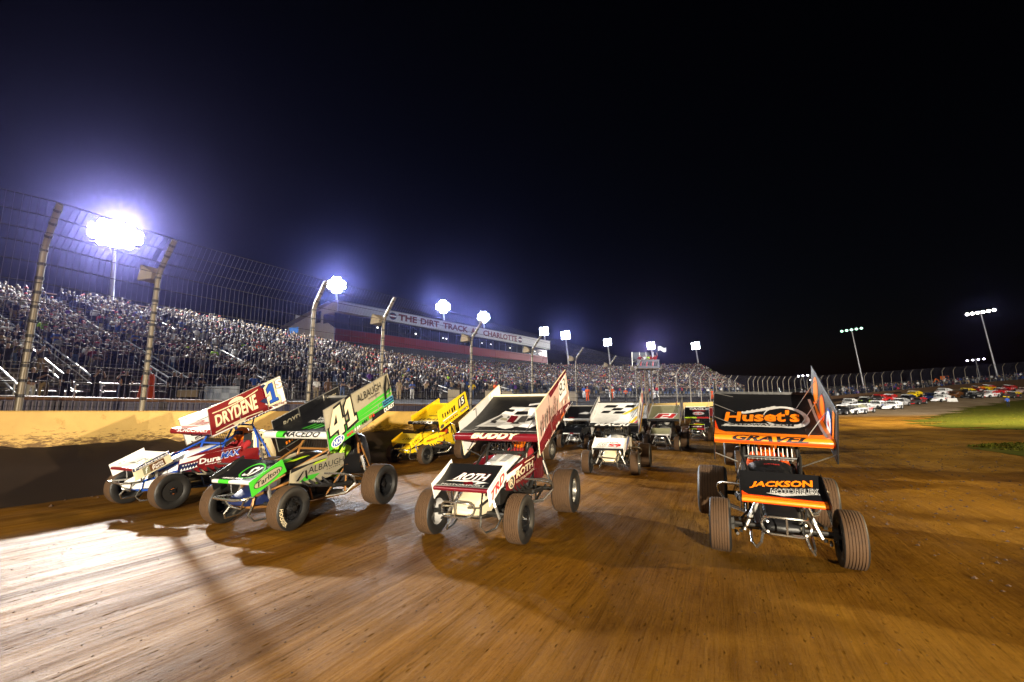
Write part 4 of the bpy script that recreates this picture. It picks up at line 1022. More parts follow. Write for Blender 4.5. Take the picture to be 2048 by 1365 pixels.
d = D['rb']; d.P([(.05, .02), (.11, .02), (.42, .30), (.36, .30)], DKGREY); d.R(.30, .96, .34, .99, BLACK)
d = D['fpanel']; d.T('ROTH', [(.22, .38), (.84, .40), (.84, .68), (.30, .68)], WHITE, shear=.35, bold=.035, out=MAROON, ob=.06); d.P([(.12, .30), (.90, .30), (.66, .38), (.30, .37)], WHITE); d.P([(.50, .12), (.66, .16), (.60, .34), (.46, .28)], MAROON); d.P([(.66, .16), (.86, .30), (.70, .30)], WHITE)
d.T('MOTORSPORT', (.10, .06, .88, .15), WHITE, shear=.15, bold=.0); d.R(0, .0, 1, .02, SILVER)
d = D['flb']; d.T('TRD', [(.10, .14), (.88, .16), (.88, .70), (.12, .66)], RED, shear=.3, bold=.035); d.T('TOYOTA RACING', (.22, .78, .90, .88), NAVY, bold=.0)
d = D['side']; d.P([(0, .55), (.30, .70), (.52, .97), (.52, 1), (0, 1)], WHITE); d.P([(.6, .95), (1, .92), (1, 1), (.6, 1)], CREAM)
d.E(.16, .40, .10, .36, CREAM); d.E(.16, .40, .08, .30, DKGREY); d.T('R', (.11, .22, .21, .58), CREAM, bold=.02); d.T('ROTH', (.30, .44, .92, .84), CREAM, bold=.04, out=BLACK, ob=.07); d.T('ENTERPRISES', (.30, .20, .94, .34), CREAM)
D['hood'].R(.05, .55, .95, .98, GREY)
d = D['tail']; d.R(0, .36, .95, 1, CREAM)
for i in range(4): d.marks((.2, .84-.13*i, .7, .93-.13*i), DKRED, 3, 60+i)
d.R(.1, .25, .7, .28, WHITE); d.R(.15, .18, .7, .21, WHITE)
driver(S, 'red', ORANGE, 'driver in red suit and orange helmet under the BUDDY wing')
# --- Gravel, innermost
S, D = sprint_car((.578, 7.94, 0), -.006, "black and orange winged sprint car lettered GRAVEL, seen nose on",
    base(nose=ORANGE, fnose=ORANGE, board=DKGREY, board_in=BLACK, wicker=BLACK, braces=True, screen=True, trim=FRAMEBLK, rib=FRAMEBLK, nerf=CHROME, tail=BLACK), roll=.03)
d = D['panel']; d.P([(0, 0), (1, 0), (1, .16), (.9, .10), (.1, .10), (0, .20)], ORANGE); d.P([(0, .2), (.1, .1), (.04, .14), (0, .42)], REDORANGE); d.P([(1, .16), (.93, .10), (.955, .24), (.985, .85), (1, .85)], ORANGE); d.R(.94, .04, .965, .9, GREY)
d.E(.68, .50, .21, .24, SILVER, 30); d.E(.66, .51, .18, .19, BLACK, 30); d.P([(.06, .25), (.72, .27), (.80, .35), (.40, .345), (.10, .31)], SILVER)
d.P([(.20, .58), (.60, .74), (.66, .70), (.30, .56)], SILVER)
for i in range(6): d.P([(.28+.05*i, .60+.02*i), (.31+.05*i, .61+.02*i), (.33+.05*i, .645+.018*i), (.30+.05*i, .635+.018*i)], BLACK, 'check')
d.T("Huset's", [(.09, .36), (.80, .40), (.81, .66), (.09, .58)], ORANGE, shear=.12, bold=.035, out=BLACK, ob=.055); d.T('SPEEDWAY.COM', [(.14, .265), (.73, .285), (.73, .34), (.14, .31)], BLACK, shear=.15, bold=.012)
d = D['nose']; d.R(0, 0, 1, .26, REDORANGE); d.T('GRAVEL', (.16, .24, .80, .84), BLACK, shear=.4, bold=.045)
d = D['lbi']; d.E(.78, .62, .10, .30, ORANGE, name='badge'); d.E(.50, .52, .10, .28, REDORANGE, name='badge'); d.E(.50, .56, .08, .2, ORANGE, name='badge'); d.E(.26, .48, .09, .30, BLUE, name='badge'); d.E(.26, .48, .07, .24, WHITE, name='badge'); d.P([(.22, .4), (.30, .4), (.28, .58)], RED); d.P([(.10, .1), (.14, .1), (.12, .9), (.06, .9)], ORANGE)
d = D['fpanel']; d.P([(0, 0), (1, 0), (1, .12), (.95, .10), (.08, .14), (0, .30)], REDORANGE); d.P([(0, 0), (1, 0), (1, .06), (0, .08)], ORANGE)
d.T('JACKSON', [(.10, .42), (.90, .58), (.90, .84), (.14, .66)], ORANGE, shear=.1, bold=.04); d.P([(.30, .26), (.50, .18), (.92, .38), (.92, .46)], SILVER); d.T('MOTORPLEX', [(.36, .26), (.94, .38), (.94, .58), (.38, .46)], BLACK, bold=.0, out=SILVER, ob=.06)
D['fnose'].R(0, 0, 1, .22, REDORANGE); D['rb'].R(0, .0, .04, .6, ORANGE); D['hood'].marks((.2, .72, .8, .78), RED, 9, 4)
driver(S, 'orange', ORANGE, 'driver in orange suit behind the rock screen under the GRAVEL wing')
# --- yellow 15
S, D = sprint_car((-10.15, 14.68, 0), -.06, 'all yellow winged sprint car numbered 15 in the second row by the wall',
    base(board=YELLOW, panel=YELLOW, nose=BLACK, fboard=YELLOW, fpanel=YELLOW, fnose=YELLOW, side=YELLOW, hood=YELLOW, cone=YELLOW, tail=YELLOW, trim=YELLOW, rib=YELLOW, wicker=YELLOW, bumper='bar'), 
    )
d = D['lb']; d.P([(.66, .35), (.92, .42), (.94, .92), (.70, .86)], BLACK); d.T('15', [(.71, .46), (.89, .50), (.90, .85), (.73, .80)], WHITE, bold=.03); d.R(.12, .30, .60, .36, WHITE); d.R(.12, .28, .60, .30, BLACK); d.marks((.12, .42, .58, .72), BLACK, 6, 1); d.marks((.18, .10, .62, .22), DKRED, 7, 2); d.R(.70, .12, .96, .22, BLACK); d.marks((.72, .14, .94, .20), WHITE, 5, 3); d.E(.07, .12, .06, .10, DKGREY)
d = D['panel']; d.marks((.20, .12, .84, .24), BLACK, 6, 4); d.R(.20, .06, .84, .09, WHITE); d.R(.30, .38, .84, .42, BLACK); d.E(.58, .62, .20, .10, BROWN); d.marks((.42, .58, .74, .66), YELLOW, 4, 5)
D['nose'].T('MARKS', (.14, .14, .80, .84), WHITE, shear=.3, bold=.04)
D['fpanel'].T('LWC', (.34, .30, .84, .58), BLACK, shear=.2, bold=.01); D['flb'].T('LWC', (.16, .25, .82, .74), BLACK, shear=.2, bold=.01)
D['side'].T('Milton Boy', [(.12, .25), (.96, .52), (.96, .86), (.14, .58)], BLACK, shear=.2, bold=.0, out=RED, ob=.025)
driver(S, 'orange', RED, 'driver in orange suit and red helmet inside the yellow number 15 car')
# --- dark 57 behind Buddy
S, D = sprint_car((-6.95, 15.75, 0), .0, 'black winged sprint car numbered 59 half hidden behind the BUDDY car',
    base(board=BLACK, panel=BLACK, rim_rl=CHROME, side=DKGREY, hood=WHITE, nose=RED, tube=FRAMEBLK))
D['lb'].T('59', (.62, .40, .95, .86), CREAM, bold=.03, out=RED, ob=.06); D['fpanel'].T('59', (.52, .32, .85, .72), PINK, bold=.03); D['fpanel'].ring(.30, .5, .14, .26, .035, RED)
driver(S, 'black', BLACK, 'driver in black suit inside the black car behind the BUDDY car')
# --- 19
S, D = sprint_car((-3.15, 14.83, 0), .06, 'white winged sprint car with black checks and a yellow stripe across its wing',
    base(board=WHITE, panel=WHITE, nose=BLACK, fboard=WHITE, fpanel=WHITE, fnose=BLACK, side=WHITE, hood=WHITE, cone=CREAM, tail=BLACK, wicker=BLACK, rim_fl=CHROME, bumper='bar', tube=FRAMEBLK))
d = D['panel']
for x, y, w in ((.16, .80, .26), (.62, .80, .20), (.34, .68, .22), (.12, .56, .18), (.40, .54, .22)): d.P([(x, y), (x+w, y), (x+w+.06, y+.10), (x+.06, y+.10)], BLACK, 'check')
d.P([(.60, .50), (.68, .50), (.98, .84), (.90, .84)], YELLOW); d.P([(.80, 0), (.88, 0), (.96, .40), (.92, .42)], YELLOW); d.P([(.90, 0), (.95, 0), (1, .24), (.98, .28)], RED); d.P([(.96, 0), (1, 0), (1, .16)], BLUE)
D['nose'].T('MACRI', (.10, .16, .86, .84), SILVER, shear=.4, bold=.04)
d = D['lb']; d.P([(0, .14), (1, .34), (1, .46), (0, .30)], BLUE); d.P([(0, .04), (1, .20), (1, .34), (0, .14)], DKRED); d.P([(.1, 0), (1, .04), (1, .20), (0, .04)], YELLOW); d.marks([(.10, .42), (.62, .52), (.62, .82), (.08, .72)], BLACK, 5, 6); d.ring(.82, .72, .11, .22, .04, RED); d.T('39', (.76, .58, .88, .86), RED, bold=.02)
d = D['fpanel']; d.T('S9', (.48, .22, .90, .56), RED, bold=.05); d.T('CGI', (.14, .34, .44, .62), GREY, shear=.3, bold=.02); d.marks((.12, .22, .44, .30), GREY, 4, 1); d.marks((.40, .62, .80, .70), BLACK, 7, 2); d.R(.10, .12, .92, .15, BLACK)
D['flb'].marks((.16, .2, .84, .76), GREY, 4, 3); d = D['side']; d.P([(0, .2), (.2, .1), (.9, .75), (.9, 1), (.6, 1)], BLUE); d.P([(.2, .0), (.4, 0), (.95, .5), (.95, .68)], DKRED)
D['rb'].T('N-TT', (.06, .05, .30, .22), BLACK, shear=.2)
driver(S, 'black', CHROME, 'driver in black suit inside the white checked sprint car')
# --- car straight behind Gravel
S, D = sprint_car((1.05, 16.6, 0), .02, 'dark winged sprint car hidden straight behind the black and orange car', base(hood=BLACK, rim=GREY, side=DKGREY))
driver(S, 'black', WHITE, 'driver in black suit inside the car hidden behind the GRAVEL car')
# --- third and fourth rows
S, D = sprint_car((-2.68, 24.2, 0), -.04, 'bare silver winged sprint car with a red block letter on its wing, third row',
    base(board=SILVER, panel=OLIVE, nose=BLACK, fboard=SILVER, fpanel=OLIVE, fnose=SILVER, side=BLACK, hood=GREY, tail=BLACK, rim_fl=CREAM, wicker=TAN, bumper='loop'))
d = D['panel']; d.P([(.14, .06), (.80, .06), (.90, .52), (.26, .52)], WHITE)
d.P([(.18, .10), (.36, .10), (.46, .48), (.30, .48)], RED); d.P([(.40, .38), (.62, .38), (.64, .48), (.44, .48)], RED); d.P([(.62, .10), (.77, .10), (.86, .48), (.71, .48)], RED); d.P([(.42, .20), (.66, .20), (.68, .30), (.46, .30)], RED)
d = D['lb']; d.P([(.1, .2), (.9, .6), (.9, .64), (.1, .26)], BLACK); d.P([(.1, .36), (.9, .76), (.9, .80), (.1, .42)], BLACK); d.E(.32, .45, .09, .2, BLUE); d.E(.75, .6, .08, .2, BLUE); d.marks((.4, .1, .7, .3), BLACK, 4, 1)
D['side'].R(.0, .4, .14, .8, RED)
driver(S, 'charcoal', WHITE, 'driver in dark suit and white helmet inside the bare silver car')
S, D = sprint_car((-1.55, 32.6, 0), .02, 'black winged sprint car lettered EAGLE beside the GRAVEL wing, fourth row', base(hood=ORANGE, side=ORANGE, fboard=WHITE, trim=SILVER, fnose=BLACK))
d = D['panel']; d.T('EAGLE', (.20, .78, .98, .94), WHITE, bold=.03); d.R(.30, .68, .86, .72, RED); d.E(.56, .46, .24, .16, SILVER); d.T('66', (.40, .36, .72, .56), RED, bold=.02); d.marks((.05, .06, .50, .14), LIME, 5, 2); d.marks((.52, .06, .98, .12), RED, 6, 3)
D['nose'].R(0, .3, .5, .8, LIME); D['nose'].R(.5, .3, 1, .8, RED); d = D['fpanel']; d.R(0, .88, 1, .98, LIME); d.R(.10, .34, .92, .72, DKRED); d.marks((.14, .40, .88, .68), WHITE, 8, 3); D['fnose'].R(0, 0, .5, 1, LIME); D['fnose'].R(.5, 0, 1, 1, RED)
driver(S, 'black', WHITE, 'driver in black suit inside the EAGLE lettered black car')
S, D = sprint_car((-6.9, 23.6, 0), .03, 'black winged sprint car with white edged boards just left of the white checked car',
    base(board_in=BLACK, board=BLACK, trim=WHITE, fnose=WHITE, cone=WHITE, nose=WHITE, hood=DKGREY))
d = D['panel']; d.P([(.40, .48), (.62, .62), (.90, .56), (.7, .44)], SILVER); d.R(.15, .10, .34, .16, RED)
d = D['nose']; d.marks((.05, .2, .95, .8), BLACK, 6, 4); D['fnose'].R(.4, 0, .6, 1, RED)
driver(S, 'black', BLACK, 'driver in black suit inside the black car with white edged boards')
S, D = sprint_car((-9.3, 24.4, 0), .06, 'white nosed sprint car with red stripes, half hidden behind the BUDDY side board',
    base(hood=WHITE, cone=WHITE, fboard=WHITE, side=WHITE, board=YELLOW, panel=BLACK, fpanel=WHITE, fnose=BLACK, guard=YELLOW))
d = D['side']; d.P([(.3, .2), (.4, .2), (.6, .9), (.5, .9)], RED); d.P([(.44, .2), (.5, .2), (.7, .9), (.64, .9)], RED); D['panel'].T('SNAP', (.3, .35, .9, .7), RED, bold=.03, out=WHITE, ob=.06); D['nose'].marks((.1, .2, .9, .8), WHITE, 8, 4)
driver(S, 'white', YELLOW, 'driver in white suit inside the white nosed car with red stripes')
S, D = sprint_car((-4.5, 26.0, 0), .05, 'white winged sprint car half hidden between the checked car and the silver car',
    base(board=WHITE, panel=GREY, hood=WHITE, side=CREAM, fpanel=BLACK, tube=GREY)); D['lb'].marks((.55, .4, .9, .85), BLUE, 3, 2); D['lb'].marks((.1, .1, .5, .5), GREY, 4, 3)
driver(S, 'blue', WHITE, 'driver in blue suit and white helmet between the checked and silver cars')
for x, y, lab, kw, nm in ((-7.3, 33.5, 'white finned winged sprint car far back above the checked wing', dict(board=WHITE, panel=WHITE, nose=NAVY, hood=WHITE), NAVY),
                      (-5.9, 34.8, 'winged sprint car with white and red side board far back near the wall', dict(board=WHITE, panel=RED, nose=RED, hood=WHITE), RED),
                      (-3.95, 36.0, 'winged sprint car with red side board far back above the silver wing', dict(board=RED, panel=WHITE, nose=BLACK, hood=RED), WHITE),
                      (-1.35, 40.0, 'dark winged sprint car with yellow trim far back by the EAGLE car', dict(board=YELLOW, panel=DKRED, nose=BLACK, hood=BLACK), BLACK)):
    S, D = sprint_car((x, y, 0), random.uniform(-.05, .05), lab, base(**kw), detail=1)
    D['lb'].marks((.5, .3, .95, .85), nm, 2, 3); D['lb'].marks((.05, .1, .45, .5), BLACK, 4, 4); D['fpanel'].marks((.2, .3, .8, .7), nm, 4, 5)
# ------------------------------------------------------------------ grandstand
COLS = [((-330, 806, 17), (-410, 560, 30.8)), ((-150, 806, 19), (-305, 571, 32.7)), ((0, 806, 21.5), (-201, 583, 35.2)), ((200, 804, 25), (-57, 598, 38.7)), ((400, 801, 30), (114, 614, 43.8)), ((620, 798, 37), (313, 638, 50.7)),
        ((850, 796, 47), (542, 680, 60.8)), ((1100, 795, 62), (807, 730, 75.8)), ((1280, 795, 77), (1030, 742, 92)), ((1400, 794, 89), (1235, 744, 113)), ((1492, 790, 99), (1396, 738, 132))]
FRONT = [unp(*a) for a, b in COLS]; TOP = [unp(*b) for a, b in COLS]
def arc_of(pts):
    s = [0]
    for a, b in zip(pts[:-1], pts[1:]): s.append(s[-1]+(b-a).length)
    return s
SA = arc_of([a.lerp(b, .4) for a, b in zip(FRONT, TOP)]); SL = SA[-1]
_fc = [np.interp(np.linspace(0, SL, 121), SA, [p[i] for p in FRONT]) for i in range(3)]
_tc = [np.interp(np.linspace(0, SL, 121), SA, [p[i] for p in TOP]) for i in range(3)]
ker = np.ones(9)/9
def smooth_(a): return np.convolve(np.pad(a, 4, mode='reflect', reflect_type='odd'), ker, mode='valid')
_fc = [smooth_(a) for a in _fc]; _tc = [smooth_(a) for a in _tc]
def stand(s, q):                                         # s along the stand in metres, q from 0 (front) to 1 (top)
    k = s/SL*120; i = int(min(119, max(0, math.floor(k)))); f = k-i
    a = V(*[c[i]*(1-f)+c[i+1]*f for c in _fc]); b = V(*[c[i]*(1-f)+c[i+1]*f for c in _tc]); return a.lerp(b, q)
NR_ROWS = 30
CONC = mat('stand_concrete', (.08, .075, .07), .9, spec=.1, dirt=.3, dcol=(.05, .04, .03)); BENCH = mat('bench_aluminium', (.26, .26, .26), .6, .2, dirt=.15)
GS = empty('grandstand', Matrix.Translation(stand(0, 0)), 'long steep open grandstand with aluminium benches full of spectators', 'grandstand'); GI = GS.matrix_basis.inverted()
mb = MB(); NS = 90; prof = []
for j in range(NS+1):
    s = SL*j/NS; row = []
    base = stand(s, 0); row.append(base-V(0, 0, 1.2)); row.append(base.copy())
    for k in range(NR_ROWS):
        a = stand(s, k/NR_ROWS); b = stand(s, (k+1)/NR_ROWS)
        row.append(V(a.x, a.y, b.z)); row.append(b)
    e = stand(s, 1); row.append(e+V(0, 0, .02)); row.append(V(e.x, e.y, -2)); prof.append(row)
n = len(prof[0]); mb.v = [tuple(v) for r_ in prof for v in r_]
for j in range(NS):
    for i in range(n-1): mb.f.append((j*n+i, j*n+i+1, (j+1)*n+i+1, (j+1)*n+i)); mb.m.append(0)
mb.f.append(tuple(range(n))); mb.f.append(tuple(NS*n+i for i in range(n-1, -1, -1))); mb.m += [0, 0]
mb.obj('terrace', CONC, GS, M=GI)
AISLES = [float(np.interp(p, [c[0][0] for c in COLS], SA)) for p in (-220, -20, 170, 372, 560, 745, 880, 1000, 1110, 1215, 1310, 1400)]
for k in range(NR_ROWS):
    mb = MB(); seg = []
    for j in range(NS+1):
        s = SL*j/NS
        near = min(abs(s-a) for a in AISLES)
        P = stand(s, (k+.58)/NR_ROWS); P.z = stand(s, (k+1)/NR_ROWS).z+.40
        seg.append(P)
    for z in (0,):
        vs = []; 
        for j, P in enumerate(seg):
            o = (stand(SL*j/NS, 1)-stand(SL*j/NS, 0)); o.z = 0; o.normalize()
            vs.append([P-o*.13+V(0, 0, -.04), P+o*.13+V(0, 0, -.04), P+o*.13, P-o*.13])
        mb.loft(vs)
    mb.obj('bench', BENCH, GS, M=GI)
    if k < 9:                                            # foot boards and bench legs show on the empty lower rows
        mb = MB()
        for j in range(0, NS+1):
            P = seg[j]; mb.box(P-V(0, 0, .22), (.05, .05, .38))
        o_ = mb.obj('bench_leg', BENCH, GS, M=GI); o_['kind'] = 'stuff'
mb = MB(); mb.tube([stand(SL*j/NS, 1)+V(0, 0, 1.25) for j in range(NS+1)], .05, 5); mb.tube([stand(SL*j/NS, 1)+V(0, 0, .7) for j in range(NS+1)], .035, 5)
for j in range(NS+1): mb.tube([stand(SL*j/NS, 1), stand(SL*j/NS, 1)+V(0, 0, 1.25)], .035, 5)
mb.obj('top_rail', ALU, GS, M=GI)
mb = MB(); mb.tube([stand(SL*j/NS, 0)+V(0, 0, 1.0) for j in range(NS+1)], .035, 5); mb.tube([stand(SL*j/NS, 0)+V(0, 0, .55) for j in range(NS+1)], .028, 5)
for j in range(NS+1): mb.tube([stand(SL*j/NS, 0)-V(0, 0, .2), stand(SL*j/NS, 0)+V(0, 0, 1.0)], .03, 5)
mb.obj('front_rail', STEEL, GS, M=GI)
HR = mat('white_handrail', (.80, .80, .80), .35, .2)
where = ['outside the left edge', 'at the far left edge', 'left of the second fence post', 'right of the second fence post', 'behind the DRYDENE wing', 'above the number 41 wing', 'above the yellow car',
         'above the BUDDY wing', 'above the BUDDY side board', 'above the black car with white edges', 'above the white checked wing', 'near the flag stand']
for i, a in enumerate(AISLES):
    Hh = empty('stair_handrail', Matrix.Translation(stand(a, 0)), 'pair of white sloping handrails on the stand stairs '+where[i], 'handrail', 'white handrails on the stand stairs'); hi_ = Hh.matrix_basis.inverted()
    for dlt in (-.6, .6):
        mb = MB(); q1 = .42 if i < 8 else .22
        pts = [stand(a+dlt, q)+V(0, 0, .95) for q in (-.01, .12, .27, q1)]; mb.tube(pts, .045, 6); mb.tube([p-V(0, 0, .40) for p in pts], .035, 6)
        for q in (0, .12, .27, q1): P = stand(a+dlt, q); mb.tube([P, P+V(0, 0, .95)], .035, 5)
        mb.obj('rail', HR, Hh, M=hi_)
    mb = MB(); mb.tube([stand(a, q)+V(0, 0, .95) for q in (.46, .6, .8, .98)], .035, 5)
    for q in (.46, .6, .8, .98): P = stand(a, q); mb.tube([P, P+V(0, 0, .95)], .03, 5)
    mb.obj('rail', HR, Hh, M=hi_)
    mb = MB()
    for k in range(29): P = stand(a, (k+.3)/NR_ROWS); P.z = stand(a, (k+.5)/NR_ROWS).z; mb.box(P+V(0, 0, .06), (.30, 1.1, .06))
    st = mb.obj('step', ALU, Hh, M=hi_); st['kind'] = 'stuff'
# walkway between fence and stand
WK = mat('walkway_tarmac', (.03, .027, .025), .95, spec=.04, dirt=.2); mb = MB(); vs = []
ws = [p for p in range(-420, 1493, 24)]
for px in ws:
    P = fence_point(px); t, o = frame_at(P, tangent_at(px)); F0 = stand(min(SL, max(0, np.interp(px, [c[0][0] for c in COLS], SA))), 0)
    vs += [tuple(V(P.x, P.y, P.z-.35)+o*1.1), tuple(F0-V(0, 0, .02)+(F0-P).normalized()*.5*0)]
mb.v = vs; mb.f = [(2*i, 2*i+2, 2*i+3, 2*i+1) for i in range(len(ws)-1)]; mb.m = [0]*len(mb.f); struct(mb.obj('walkway', WK))
def walk(px, q): # q 0 = fence side, 1 = stand side
    P = fence_point(px); t, o = frame_at(P, tangent_at(px)); A = V(P.x, P.y, P.z-.35)+o*1.1
    F0 = stand(min(SL, max(0, np.interp(px, [c[0][0] for c in COLS], SA))), 0)-V(0, 0, .02); return A.lerp(F0, q)

# ------------------------------------------------------------------ spectators
def face_track(P):                                       # look towards the cars
    d = V(-3, 9, 0)-P; return math.atan2(d.x, -d.y)
names_top = ['black', 'charcoal', 'navy', 'grey', 'light grey', 'white', 'blue', 'red', 'maroon', 'olive', 'tan', 'purple', 'lime', 'orange', 'brown']
wt = np.array([36, 20, 16, 8, 3.5, 4, 2.5, 1.6, 1.5, 3, 2, 1.0, .4, .4, 2.5]); wt /= wt.sum()
poses = list(POSES)
# those standing along the walkway, as the photograph shows them
FRONTERS = [(50, .82, 'with hands on hips', 'black', 'light grey', 'fair', None, 'person in black jacket and pale torn jeans by the first leaning fence post'),
 (76, .80, 'clapping', 'black', 'khaki', 'fair', None, 'person in black hoodie and khaki trousers next to the one in pale jeans'),
 (118, .97, 'with arms at the sides', 'black', 'black', 'dark', 'black', 'person in black cap sitting low behind the empty benches'),
 (190, .83, 'filming with a raised phone', 'black', 'black', 'dark', 'black', 'person in black filming with raised phone left of the second fence post'),
 (236, .95, 'filming with a raised phone', 'tan', 'denim', 'dark', 'maroon', 'person in cream jacket and jeans filming near the second fence post'),
 (246, .80, 'with hands in pockets', 'black', 'black', 'dark', 'charcoal', 'person in black hooded coat just left of the second fence post'),
 (338, .80, 'with arms at the sides', 'black', 'black', 'dark', None, 'person all in black right of the orange poncho'),
 (352, .84, 'pointing at the cars', 'charcoal', 'black', 'fair', None, 'person in charcoal pointing beside the person all in black'),
 (371, .86, 'with folded arms', 'black', 'black', 'fair', 'tan', 'shorter person in black with tan cap behind the small table'),
 (398, .80, 'with folded arms', 'navy', 'black', 'fair', None, 'tall person in dark sweater with folded arms right of the small table'),
 (430, .95, 'filming with a raised phone', 'charcoal', 'denim', 'dark', None, 'person in charcoal filming behind the grey banner'),
 (466, .86, 'with arms at the sides', 'grey', 'black', 'dark', 'red', 'person in red cap and grey top right of the grey banner'),
 (478, .82, 'pointing at the cars', 'black', 'black', 'dark', None, 'person in black with an arm stretched out left of the 1S wing tip'),
 (497, .84, 'with hands on hips', 'blue', 'navy', 'dark', None, 'person in bright blue jacket behind the 1S wing'),
 (516, .90, 'with folded arms', 'charcoal', 'black', 'fair', 'white', 'person in charcoal and white cap right of the bright blue jacket'),
 (572, .84, 'with hands in pockets', 'black', 'black', 'dark', None, 'person in black between the 1S wing tip and the third fence post'),
 (630, .86, 'with arms at the sides', 'white', 'khaki', 'fair', None, 'person in white shirt just right of the third fence post'),
 (650, .82, 'with arms at the sides', 'brown', 'brown', 'dark', None, 'person in brown above the black 41 wing'),
 (676, .86, 'with folded arms', 'navy', 'denim', 'dark', None, 'person in navy and jeans above the black 41 wing'),
 (692, .84, 'with hands on hips', 'black', 'black', 'fair', 'black', 'person in black cap behind the ALBAUGH side board'),
 (792, .80, 'with arms at the sides', 'tan', 'tan', 'dark', None, 'person in tan standing right of the 41 side board'),
 (808, .84, 'with hands on hips', 'charcoal', 'black', 'dark', None, 'person in charcoal beside the one in tan right of the 41 side board'),
 (822, .80, 'with folded arms', 'blue', 'light grey', 'fair', None, 'person in blue jacket and pale trousers above the yellow car'),
 (852, .85, 'filming with a raised phone', 'tan', 'black', 'dark', None, 'person in tan filming above the yellow wing'),
 (868, .83, 'with hands in pockets', 'black', 'black', 'dark', None, 'person in black above the tip of the yellow wing'),
 (932, .84, 'with hands on hips', 'yellow', 'denim', 'dark', None, 'person in yellow top just left of the fifth fence post'),
 (958, .82, 'with arms at the sides', 'black', 'black', 'dark', 'white', 'person in black and white cap right of the fifth fence post'),
 (1163, .82, 'with arms at the sides', 'blue', 'white', 'dark', None, 'person in blue top and white trousers right of the BUDDY side board'),
 (1430, .5, 'with hands on hips', 'orange', 'orange', 'dark', 'yellow', 'person in orange with yellow flag colours above the EAGLE wing')]
n_ind = 0
for px, q, pose, top, leg, hair, cap, lab in FRONTERS:
    P = walk(px, q); person(P, face_track(P)+random.uniform(-.3, .3), pose, top, leg, hair, cap, lab, random.uniform(.97, 1.06), 'spectators standing along the walkway'); n_ind += 1
# long orange ponchos
def poncho(P, lab, s=1.0):
    o = person(P, face_track(P), 'with arms at the sides', 'orange', 'orange', 'dark', 'orange', lab, s, None)
    mb = MB(); secs = []
    for z, a, b in ((.16, .36, .30), (.6, .31, .26), (1.1, .27, .21), (1.36, .25, .17), (1.46, .12, .11)):
        secs.append([V(a*math.cos(t)*(1+.05*math.sin(5*t)), b*math.sin(t)*(1+.05*math.sin(5*t)), z) for t in [2*math.pi*i/18 for i in range(18)]])
    mb.loft(secs); mb.obj('poncho', CL['orange'], o, smooth=60)
poncho(walk(286, .85), 'person in long orange poncho behind the second fence post', 1.1)
person(walk(1178, .5), 0, 'with arms at the sides', 'orange', 'orange', 'dark', 'orange', 'person in orange overalls right of the BUDDY side board', 1.0, 'people in orange overalls')
person(walk(1221, .75), 0, 'with hands on hips', 'orange', 'orange', 'dark', None, 'person in orange overalls behind the post above the white checked wing', 1.0, 'people in orange overalls')
person(walk(1259, .45), 0, 'with folded arms', 'orange', 'black', 'dark', 'white', 'person in orange jacket left of the flag stand tower', 1.0, 'people in orange overalls')
# seats
seats = []
s = .3
random.seed(21)
for k in range(NR_ROWS):
    s = random.uniform(.1, .5)
    while s < SL-.2:
        s += random.uniform(.46, .60)
        if min(abs(s-a) for a in AISLES) < .75: continue
        P = stand(s, (k+.62)/NR_ROWS); P.z = stand(s, (k+1)/NR_ROWS).z-.01
        x, y, z = project(P)
        p = .95 if k > 6 else (.90 if x > 500 else .0) if k > 4 else (.88 if x > 700 else .30 if x > 420 else .0)
        if k <= 6 and x <= 700: p = [0, 0, .03, .06, .30, .70, .86][k] if x < 420 else [.1, .3, .6, .8, .9, .9, .9][k]
        if k >= NR_ROWS-1: p = .6
        if random.random() > p: continue
        seats.append((z, k, s, P, x, y))
seats.sort(key=lambda a: a[0])
inview = [a for a in seats if 0 < a[4] < 2048]
ZMAX = inview[225][0] if len(inview) > 225 else 0
posts_px = [(40, 'first'), (290, 'second'), (620, 'third'), (765, 'fourth'), (947, 'fifth'), (1070, 'sixth')]
used = {}
WORDN = 'one two three four five six seven eight nine ten eleven twelve thirteen fourteen fifteen sixteen seventeen eighteen nineteen twenty'.split()+['higher']*20
SHORT = {'with arms at the sides': 'standing', 'filming with a raised phone': 'filming', 'waving one arm high': 'waving', 'clapping': 'clapping', 'with folded arms': 'arms folded', 'with hands on hips': 'hands on hips', 'pointing at the cars': 'pointing', 'with hands in pockets': 'hands in pockets'}
stuff = []
for z, k, s, P, x, y in seats:
    ind = 0 < x < 2048 and z <= ZMAX
    if not ind: stuff.append((k, s, P)); continue
    near, nm = min(posts_px, key=lambda a: abs(a[0]-x)); side = 'left' if x < near else 'right'
    for tr in range(200):
        top = str(RNG.choice(names_top, p=wt)); pose = poses[int(RNG.choice(8, p=[.30, .14, .06, .12, .14, .08, .06, .10]))]
        hair = str(RNG.choice(['dark', 'fair', 'grey'], p=[.6, .25, .15])); cap = str(RNG.choice(['none', 'black', 'white', 'red', 'navy', 'grey', 'tan'], p=[.48, .16, .12, .06, .08, .05, .05]))
        leg = str(RNG.choice(['denim', 'black', 'khaki', 'charcoal']))
        lab = 'spectator in %s %s %s, row %s %s of %s post' % (top, 'with %s hair' % hair if cap == 'none' else 'and %s cap' % cap, SHORT[pose], WORDN[k], side, nm)
        if lab not in used: break
    used[lab] = 1
    person(P, face_track(P)+random.uniform(-.35, .35), pose, top, leg, hair, None if cap == 'none' else cap, lab, random.uniform(.9, 1.05), 'spectators in the lower rows of the stand'); n_ind += 1
